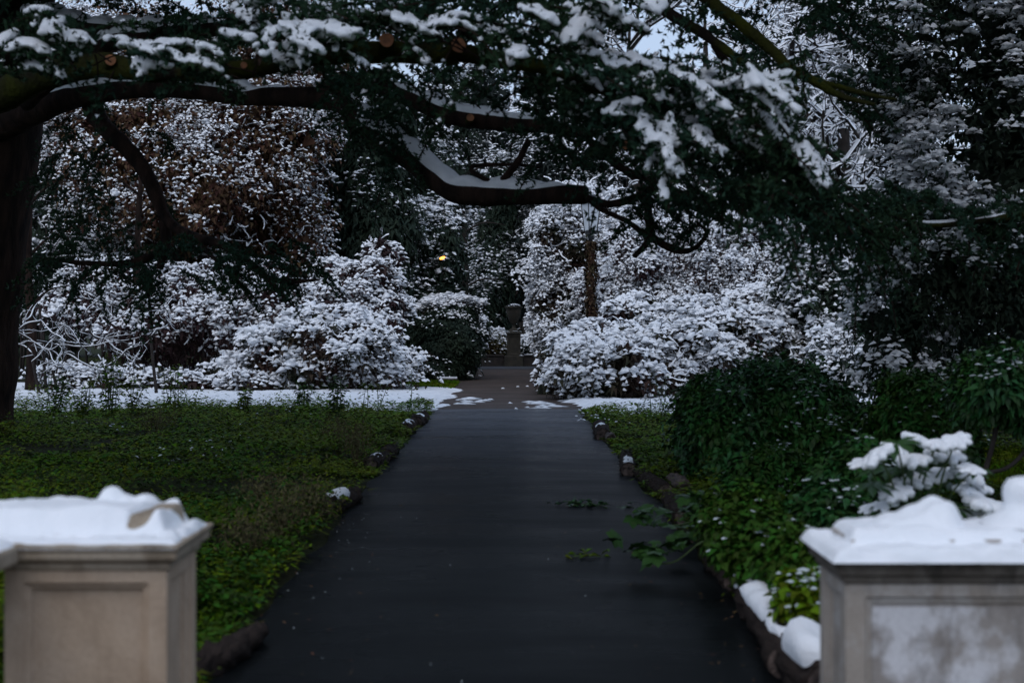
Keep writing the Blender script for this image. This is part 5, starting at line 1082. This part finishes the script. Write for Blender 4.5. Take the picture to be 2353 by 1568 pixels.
# tall weeds at the back of the left bed
def weed(px, py, h, seed, label, group, leafmat='ground_leaf', lf=.07, bush=1):
    bush = int(bush*1.8) if bush > 2 else bush; h = h*1.15; lf = lf*(1.3 if bush > 2 else 1)
    rng = R(seed); g = G(px, py); t = thing('tall_weed', g, label, 'weed', group); st, lm = MB(), MB()
    for s_ in range(bush):
        top = g+np.array([rng.normal(0, .10), rng.normal(0, .06), h*rng.uniform(.75, 1.05)]); b = g+np.array([rng.normal(0, .05), rng.normal(0, .05), 0])
        ax = smooth_path([b, (b+top)/2+rng.normal(0, .03, 3), top], 12); tube(st, ax, [.010, .004], 12, 5)
        k = 40; q = ax[rng.integers(1, 12, k)]; a = rng.uniform(0, 6.28, k); dd = np.stack([np.cos(a), np.sin(a), rng.uniform(-.3, .6, k)], -1)
        q2 = q+dd*rng.uniform(.01, .09, (k, 1)); leaves(lm, q2, dd, np.tile([0, 0, 1.0], (k, 1)), lf*rng.uniform(.6, 1.3, k), lf*.6, .1, .3)
    st.build('stem', M['stem_green'], t)['kind'] = 'stuff'; lm.build('leaf_spray', M[leafmat], t)['kind'] = 'stuff'
WL = [(940, 962, .75, 1, 'single thin upright weed beside the asphalt end, against snow'), (838, 965, .62, 2, 'twiggy weed against the snow left of the single upright one'), (868, 966, .55, 2, 'second twiggy weed against the snow, nearest the single upright one'), (765, 985, .7, 4, 'bushy dark weed standing before the snow at mid bed'), (690, 960, .5, 3, 'weed with dark seed heads before the snow'), (445, 960, .5, 2, 'slender weed left of the seed headed one, before the snow'),
      (405, 955, .75, 3, 'leafy weed in front of the low snow capped row'), (310, 958, .62, 3, 'leafy weed before the snow, second right from the cedar trunk side bushes'), (255, 962, .95, 5, 'tall bushy weed nearest the cedar trunk'), (190, 960, .55, 3, 'low weed between cedar trunk and the tall bushy weed'), (130, 955, .7, 4, 'dark weed just right of the cedar trunk foot'), (560, 958, .45, 3, 'short weed at the middle of the bed back edge')]
for i, (px, py, h, bsh, lab) in enumerate(WL): weed(px, py, h, 740+i, lab, 'tall weeds at the back of the left bed', 'ground_dark' if i in (3, 4, 10) else 'ground_leaf', .07, bsh)
for i, (px, py, h, lab) in enumerate([(1480, 975, .42, 'twiggy weed on the right bed before the snow, nearest the path'), (1528, 970, .85, 'tall thin dark weed beside the large dark bush'), (1505, 966, .4, 'short weed at the right bed back edge')]): weed(px, py, h, 760+i, lab, 'weeds on the right bed', 'ground_dark', .06, 2)
# dry feathery plants along the left bed
def dryp(px, py, h, w_, seed, label):
    rng = R(seed); g = G(px, py); t = thing('dry_plant', g, label, 'plant', 'dry feathery plants along the left bed'); st, fl = MB(), MB()
    for s_ in range(16):
        a = rng.uniform(0, 6.28); top = g+np.array([math.cos(a)*w_*rng.random(), math.sin(a)*w_*rng.random(), h*rng.uniform(.5, 1)])
        ax = smooth_path([g, (g+top)/2+np.array([0, 0, .1*h]), top], 8); tube(st, ax, [.005, .002], 8, 4)
        k = 46; q = ax[rng.integers(3, 8, k)]+rng.normal(0, .07, (k, 3)); leaves(fl, q, rng.normal(size=(k, 3))+np.array([0, 0, .4]), rng.normal(size=(k, 3)), rng.uniform(.02, .05, k), .012, .1, 0)
    st.build('stem', M['dry'], t); fl.build('seed_sprays', M['dry'], t)
for i, (px, py, h, w_, lab) in enumerate([(650, 1250, .42, .30, 'widest dry feathery plant, behind the left pier'), (570, 1290, .36, .26, 'dry feathery plant nearest the left pier'), (720, 1205, .34, .24, 'dry feathery plant before the snow topped log'), (610, 1180, .34, .28, 'dry feathery plant farther into the left bed'), (820, 1080, .55, .3, 'tall brownish feathery plant beyond the snow topped log'), (780, 1050, .5, .34, 'brown feathery plant deep in the bed beside the far logs'), (360, 1010, .5, .5, 'brown feathery plant near the cedar trunk')]): dryp(px, py, h, w_, 770+i, lab)

# ------------------------------------------------------------------ edging logs
def log(a, b, r0, r1, seed, label, snow=None, m='log', end=True, group='logs edging the path', bend=.0):
    rng = R(seed); a = np.array(a, dtype=float); b = np.array(b, dtype=float)
    t = thing('edging_log', ((a[0]+b[0])/2, (a[1]+b[1])/2, 0), label, 'log', group)
    s = nrm(np.cross(b-a, [0, 0, 1.0])); pts = [a, a*.67+b*.33+s*bend, a*.33+b*.67+s*bend*.6, b]
    L = np.linalg.norm(b-a)
    mb = MB(); tube(mb, pts, [r0*.96, r0*1.04, (r0+r1)/2, r1], max(14, int(L/.02)), 28, .15, seed, freq=5.5); mb.build('bark', M[m], t)
    if end:
        ax = nrm(a-b); p = a+ax*.006; s2 = nrm(np.cross(ax, [0, 0, 1.0])); u = np.cross(s2, ax); an = np.linspace(0, 6.283, 14, endpoint=False)
        v = p+(s2[None]*np.cos(an)[:, None]+u[None]*np.sin(an)[:, None])*r0*.88
        mb = MB(); mb.add(np.vstack([v, p-ax*.0]), [(14, j, (j+1) % 14) for j in range(14)]); mb.build('cut_end', M['logpale'], t)
    if snow:
        sb = MB()
        for lo, hi, th in snow: top_snow(sb, pts, [r0, r0, (r0+r1)/2, r1], max(16, int(L/.025)), lo, hi, th, 58, seed, 9, gap=-2 if th > .04 else -.35)
        sb.build('snow', M['snow'], t)
def gz(px, py, r): g = G(px, py); return (g[0], g[1], r*.62)
log(gz(748, 1180, .09), gz(815, 1150, .08), .085, .075, 801, 'short reddish log topped with a snow slab at the left path edge', [(.05, .6, .035)])
log(gz(700, 1192, .05), gz(728, 1180, .05), .075, .06, 802, 'curved pale bark piece lying behind the snow topped log', None, 'logpale')
log(gz(850, 1078, .1), gz(882, 1062, .1), .085, .08, 803, 'stubby dark log at the left edge halfway along the path', [(.2, .6, .012)])
log(gz(885, 1058, .1), gz(905, 1035, .1), .085, .07, 804, 'stubby dark log just beyond the halfway one at the left edge', [(.6, .95, .015)])
log(gz(930, 1000, .12), gz(945, 985, .12), .10, .085, 805, 'dark log with a snow fleck near the far end of the left edge', [(.2, .8, .02)])
log(gz(955, 980, .1), gz(972, 966, .1), .11, .09, 806, 'last small log at the far end of the left edge', [(.3, .7, .012)])
log((-1.50, 6.30, .05), (-1.28, 7.2, .05), .075, .05, 807, 'split rotten log beside the left pier', None, 'log', bend=.05)
log(gz(1385, 1010, .1), gz(1376, 985, .1), .11, .09, 811, 'small log with snow at the far end of the right edge', [(.3, .9, .02)])
log(gz(1404, 1015, .07), gz(1392, 1002, .07), .07, .06, 812, 'tiny pale wood piece beside the far log on the right', None, 'logpale')
log(gz(1443, 1092, .1), gz(1440, 1050, .1), .085, .065, 813, 'upright looking dark log with a snow tip halfway along the right edge', [(.0, .35, .04)])
log(gz(1495, 1115, .07), gz(1465, 1090, .07), .07, .06, 814, 'mid brown log following the snow tipped one on the right', [(.55, .8, .012)])
log(gz(1530, 1142, .08), gz(1484, 1110, .08), .08, .065, 815, 'dark log ending against the bed before the fallen shrub branch')
log(gz(1572, 1140, .12), gz(1545, 1118, .12), .075, .07, 816, 'log with snowy bark standing behind the row on the right', [(.1, .7, .02)], 'logpale')
log(gz(1570, 1200, .08), gz(1540, 1160, .08), .08, .07, 817, 'log half hidden by the fallen shrub branch with white cut face', [(.0, .2, .03)])
log(gz(1690, 1350, .06), gz(1638, 1298, .06), .085, .08, 818, 'knotty brown log nearer than the fallen branch', bend=.02)
log(gz(1765, 1392, .06), gz(1695, 1338, .06), .085, .085, 819, 'smooth dark log in line before the right pier', [(.0, .12, .02)], bend=-.02)
log((1.235, 6.45, .07), (1.335, 8.05, .07), .085, .08, 820, 'long brown log heaped with snow running to the right pier', [(.10, .97, .055)], bend=.03)
log((1.33, 5.95, .085), (1.28, 6.42, .085), .115, .10, 821, 'thick end log under a deep snow cap against the right pier', [(.0, 1.0, .10)])

# ------------------------------------------------------------------ evergreen bushes right of the path
GR = 'dark green bushes right of the path'
def gbush(label, e, seed, n, **kw):
    a = dict(rc=.09, m=9, L=.075, W=.042, droop=.12, flat=.7, inner=.09, lump=.2, sp=-.30, patch=.48, pscale=3.2, upw=.3, sl=.8, sw=.5, sh=.006, leafp=.38, fill=1500, fill_L=.14, zmin=.05, jit=.55); a.update(kw)
    return plant('evergreen_bush', label, 'bush', e, seed, a.pop('lm', 'shrub_green'), GR, stem_n=10, stem_r=.014, snowmat='frost', n=n, **a)
gbush('largest dark green bush right of the path with frosted leaf stars', [el(1680, 1000, 14.5, 125, 115, .7), el(1790, 950, 14.6, 105, 115, .6), el(1640, 930, 14.7, 70, 62, .5), el(1880, 985, 14.3, 95, 100, .5), el(1740, 880, 14.8, 60, 42, .4)], 831, 3600)
gbush('lower green bush in front of the largest one with frosted tips', [el(1770, 1120, 12, 100, 75, .45), el(1850, 1140, 11.8, 60, 60, .35)], 832, 1300, lm='shrub_yellow')
gbush('rounded yellow green bush right of the largest one', [el(2110, 960, 13.2, 105, 95, .5), el(2150, 1040, 13, 80, 90, .45), el(2070, 1010, 13.3, 50, 70, .4)], 833, 2300, lm='shrub_yellow')
gbush('green bush low between the rounded one and the snowy fatsia', [el(1960, 1100, 10.5, 80, 80, .4), el(1900, 1190, 9.5, 60, 70, .3)], 834, 1200)
gbush('leafy low bush behind the log with snow beside the right pier', [el(1760, 1260, 8.2, 90, 60, .28), el(1830, 1290, 7.8, 70, 70, .26), el(1700, 1200, 9.2, 80, 70, .3)], 835, 900, L=.06, W=.045, rc=.08, lm='ground_dark', fill_L=.07)
gbush('snow flecked low bush beside the right pier base', [el(1850, 1380, 7.0, 60, 60, .22)], 836, 260, L=.06, W=.048, rc=.07, lm='ground_leaf', sp=.45, fill_L=.06, fill=500)
# small tree with bare stems at right
e = [el(2310, 870, 11.5, 110, 65, .5), el(2390, 900, 11.5, 90, 80, .5), el(2260, 905, 11.6, 60, 45, .35)]
t = plant('small_tree', 'small evergreen tree with bare crooked stems above the right pier', 'tree', e, 841, 'shrub_green', None, 'crown', 0, n=1800, jit=.5, rc=.11, m=9, L=.08, W=.04, droop=.2, sp=.06, patch=.35, snowmat='frost', sl=.7, sw=.6, sh=.008, fill=250, fill_L=.22, leafp=.6, pscale=2.0)
mb = MB()
for pl, rd in [([(2245, 1150), (2262, 1085), (2285, 1000), (2300, 900)], [7, 6, 6, 4]), ([(2262, 1085), (2310, 1075), (2350, 1040), (2400, 960)], [5, 5, 5, 3]), ([(2240, 1290), (2245, 1200), (2250, 1130)], [8, 8, 7])]:
    tube(mb, [P(x, y, 11.4) for x, y in pl], [r_*11.4/F for r_ in rd], 14, 7, .06)
mb.build('stem', M['bark_grey'], t)['kind'] = 'stuff'
rng = R(845); mb = MB(); n = 14000; pp = np.stack([rng.uniform(4.2, 8.5, n), rng.uniform(13.5, 18, n), rng.uniform(.0, .06, n)], -1)
leaves(mb, pp, rng.normal(size=(n, 3))+np.array([0, 0, 1.2]), rng.normal(size=(n, 3)), .10, .02); tag(mb.build('grass', M['ground_leaf'], origin=(0, 0, 0)), 'patch of lawn grass seen above the right pier', 'grass', kind='stuff')

# fatsia with big lobed leaves under snow
def palm_leaf(nl=7, L=.15, w_=.034):
    bm = bmesh.new(); c = bm.verts.new((0, 0, 0.004))
    for i in range(nl):
        a = math.radians(-125+250*i/(nl-1)); l = L*(1-.28*abs(i/(nl-1)-.5)*2)
        d = Vector((math.sin(a), math.cos(a), 0)); s = Vector((d.y, -d.x, 0))
        def z(t): return -.16*l*(t*t)
        v = [bm.verts.new(d*l*.30+s*w_*.42+Vector((0, 0, z(.3)))), bm.verts.new(d*l*.62+s*w_*.62+Vector((0, 0, z(.62)+.004))), bm.verts.new(d*l+Vector((0, 0, z(1)))), bm.verts.new(d*l*.62-s*w_*.62+Vector((0, 0, z(.62)+.004))), bm.verts.new(d*l*.30-s*w_*.42+Vector((0, 0, z(.3)))), bm.verts.new(d*l*.62+Vector((0, 0, z(.62)-.004)))]
        for f in ((c, v[0], v[5]), (c, v[5], v[4]), (v[0], v[1], v[5]), (v[5], v[3], v[4]), (v[1], v[2], v[5]), (v[5], v[2], v[3])): bm.faces.new(f)
    me = bpy.data.meshes.new('leaf'); bm.to_mesh(me); bm.free(); me.polygons.foreach_set('use_smooth', np.ones(len(me.polygons), bool)); return me
def palm_snow(nl=7, L=.15, seed=0, skip=()):
    mb = MB(); rng = R(seed)
    for i in range(nl):
        if i in skip: continue
        a = math.radians(-125+250*i/(nl-1)); l = L*(1-.28*abs(i/(nl-1)-.5)*2)
        d = np.array([math.sin(a), math.cos(a), 0.0])
        pts = np.array([d*l*t+np.array([0, 0, -.16*l*t*t+.012]) for t in (.02, .35, .62, .85)]); r = np.array([.03, .027, .029, .018])*rng.uniform(.85, 1.2)
        tube(mb, pts, r, 9, 7, .1, seed+i)
    return mb
fm = palm_leaf(); fm.materials.append(M['fatsia'])
snow_me = []
for s_, skip in ((1, ()), (2, (0, 6)), (3, (1, 4))):
    o = palm_snow(seed=s_, skip=skip).build('leaf_snow', M['snow'], None, origin=(0, 0, 0)); remesh(o, .008, 4); snow_me.append(o.data); bpy.data.objects.remove(o)
FD = 7.6
base = np.array([(2110-CX)*FD/F, FD+.25, 0.0])
t = thing('fatsia_plant', base, 'fatsia with big lobed leaves carrying white snow behind the right pier', 'plant')
rng = R(851)
FLV = [(2100, 1010, 1), (2150, 1020, 1), (2060, 1035, 1), (2020, 1045, 1), (2130, 1045, 1), (2180, 1050, 1), (2195, 1010, 1), (2100, 1055, 1), (2165, 1085, 1), (2215, 1085, 1), (2120, 1095, 1), (2080, 1105, 1), (2060, 1130, 1), (2235, 1120, 1), (2215, 1130, 1), (2010, 1080, 0), (2040, 1075, 0), (2000, 1110, 0), (2090, 1075, 0), (2150, 1120, 0), (2180, 1110, 0), (2130, 1150, 0), (2040, 1150, 2), (2010, 1160, 2), (2250, 1160, 1), (2290, 1165, 1), (2220, 1165, 2), (2270, 1150, 2), (2080, 1150, 0), (2190, 1160, 0), (2060, 1015, 0), (2240, 1075, 2), (1990, 1060, 2)]
stm = MB()
for i, (px, py, sn) in enumerate(FLV):
    p = P(px, py, FD+rng.uniform(-.18, .3))
    o = bpy.data.objects.new('leaf', fm); COL.objects.link(o); o.parent = t
    o.location = p-base; az = math.atan2(p[0]-base[0], -(p[1]-base[1]))
    out = Vector((p[0]-base[0], p[1]-base[1]-.25, 0)); ang = math.atan2(-out.x, out.y)+rng.normal(0, .5)
    sc_ = rng.uniform(.75, 1.15); o.scale = (sc_,)*3
    o.rotation_euler = (rng.uniform(-.55, -.1), rng.normal(0, .18), ang)
    if sn:
        s = bpy.data.objects.new('leaf_snow', snow_me[i % 3] if sn == 1 else snow_me[1]); COL.objects.link(s); s.parent = o
        if sn == 2: s.scale = (.9, .9, .45)
    b2 = base+np.array([rng.normal(0, .05), 0, .35]); mid = (b2+p)/2+np.array([0, 0, .08]); tube(stm, [b2, mid, p], [.008, .006, .005], 9, 5)
for k in range(5): tube(stm, [base+np.array([rng.normal(0, .08), rng.normal(0, .05), -.02]), base+np.array([rng.normal(0, .05), 0, .38])], [.014, .010], 5, 6)
stm.build('stem', M['stem_green'], t)['kind'] = 'stuff'

# branch of a leafy shrub fallen across the path edge
t = thing('fallen_branch', G(1580, 1300), 'leafy green branch sprawling from the bed onto the asphalt', 'branch')
mm = palm_leaf(5, .10, .05); mm.materials.append(M['shrub_green'])
rng = R(861); st = MB()
AX = [[(1720, 1270), (1640, 1220), (1560, 1190), (1500, 1190), (1452, 1200)], [(1700, 1290), (1620, 1300), (1550, 1295), (1490, 1285), (1450, 1275)], [(1690, 1250), (1620, 1250), (1560, 1240), (1520, 1250)], [(1640, 1225), (1600, 1180), (1570, 1165)]]
o0 = G(1580, 1300)
for pl in AX:
    pts = np.array([np.array([*G(x, min(y+45, 1325))[:2], .05+.16*(1-i/len(pl))+.06*math.sin(i*2)]) for i, (x, y) in enumerate(pl)])
    tube(st, pts, [.008, .006, .004], 20, 5); q = smooth_path(pts, 60)
    for k in range(26):
        c = q[rng.integers(4, 60)]+np.array([rng.normal(0, .06), rng.normal(0, .06), rng.uniform(.02, .13)])
        c[2] = max(c[2], .03); o = bpy.data.objects.new('leaf', mm); COL.objects.link(o); o.parent = t
        o.location = c-o0; s_ = rng.uniform(.6, 1.15); o.scale = (s_,)*3; o.rotation_euler = (rng.uniform(-.7, .2), rng.normal(0, .3), rng.uniform(0, 6.28))
st.build('stem', M['stem_green'], t)['kind'] = 'stuff'
# sprigs and leaves lying on the asphalt
for i, (px, py, n, lab, m_) in enumerate([(1348, 1164, 60, 'dark green cedar sprig lying on the asphalt', 'shrub_green'), (1345, 1283, 22, 'pale green leaf sprig lying on the asphalt nearest the fallen branch', 'ground_leaf'), (1318, 1157, 10, 'tiny green sprig beside the dark cedar sprig', 'shrub_green')]):
    g = G(px, py); rng = R(870+i); t = thing('fallen_sprig', g, lab, 'sprig', 'sprigs fallen on the path'); mb = MB(); w_ = (.13, .09, .05)[i]
    pp = g+np.stack([rng.normal(0, w_, n), rng.normal(0, .06, n), rng.uniform(.012, .05, n)], -1); leaves(mb, pp, rng.normal(size=(n, 3))*np.array([1, 1, .3]), np.tile([0, 0, 1.0], (n, 1)), .07, .03); mb.build('leaf_spray', M[m_], t)['kind'] = 'stuff'
    mb = MB(); tube(mb, [g+np.array([-w_, 0, .018]), g+np.array([0, .02, .022]), g+np.array([w_*1.2, 0, .018])], [.005, .004, .003], 8, 5); mb.build('stem', M['stem_green'], t)
rng = R(880); mb = MB(); n = 260; y = 1/rng.uniform(1/40, 1/5.5, n); s_ = np.where(rng.random(n) < .5, -1, 1); off_ = HW*(1-np.abs(rng.normal(0, .35, n))); x = pcx(y)+s_*np.clip(off_, -1, HW)
leaves(mb, np.stack([x, y, .016+0*x], -1), np.stack([rng.normal(size=n), rng.normal(size=n), rng.uniform(0, .2, n)], -1), np.tile([0, 0, 1.0], (n, 1)), rng.uniform(.008, .04, n), rng.uniform(.006, .018, n), .1, -.05)
tag(mb.build('leaf_litter', M['litter'], origin=(0, 0, 0)), 'small brown fallen leaves scattered over the path', 'leaves', kind='stuff')
rng = R(881); mb = MB(); n = 34; y = rng.uniform(5.8, 12, n); x = pcx(y)-HW+np.abs(rng.normal(0, .45, n)); x[30:] = rng.uniform(-1.2, 1.2, 4)
lenses(mb, np.stack([x, y, .013+0*x], -1), rng.normal(size=(n, 3)), np.tile([0, 0, 1.0], (n, 1)), rng.uniform(.002, .006, n), .004, .003, .002, rng)
tag(mb.build('snow_crumbs', M['frost'], origin=(0, 0, 0)), 'tiny crumbs of snow on the asphalt beside the left bed', 'snow', kind='stuff')
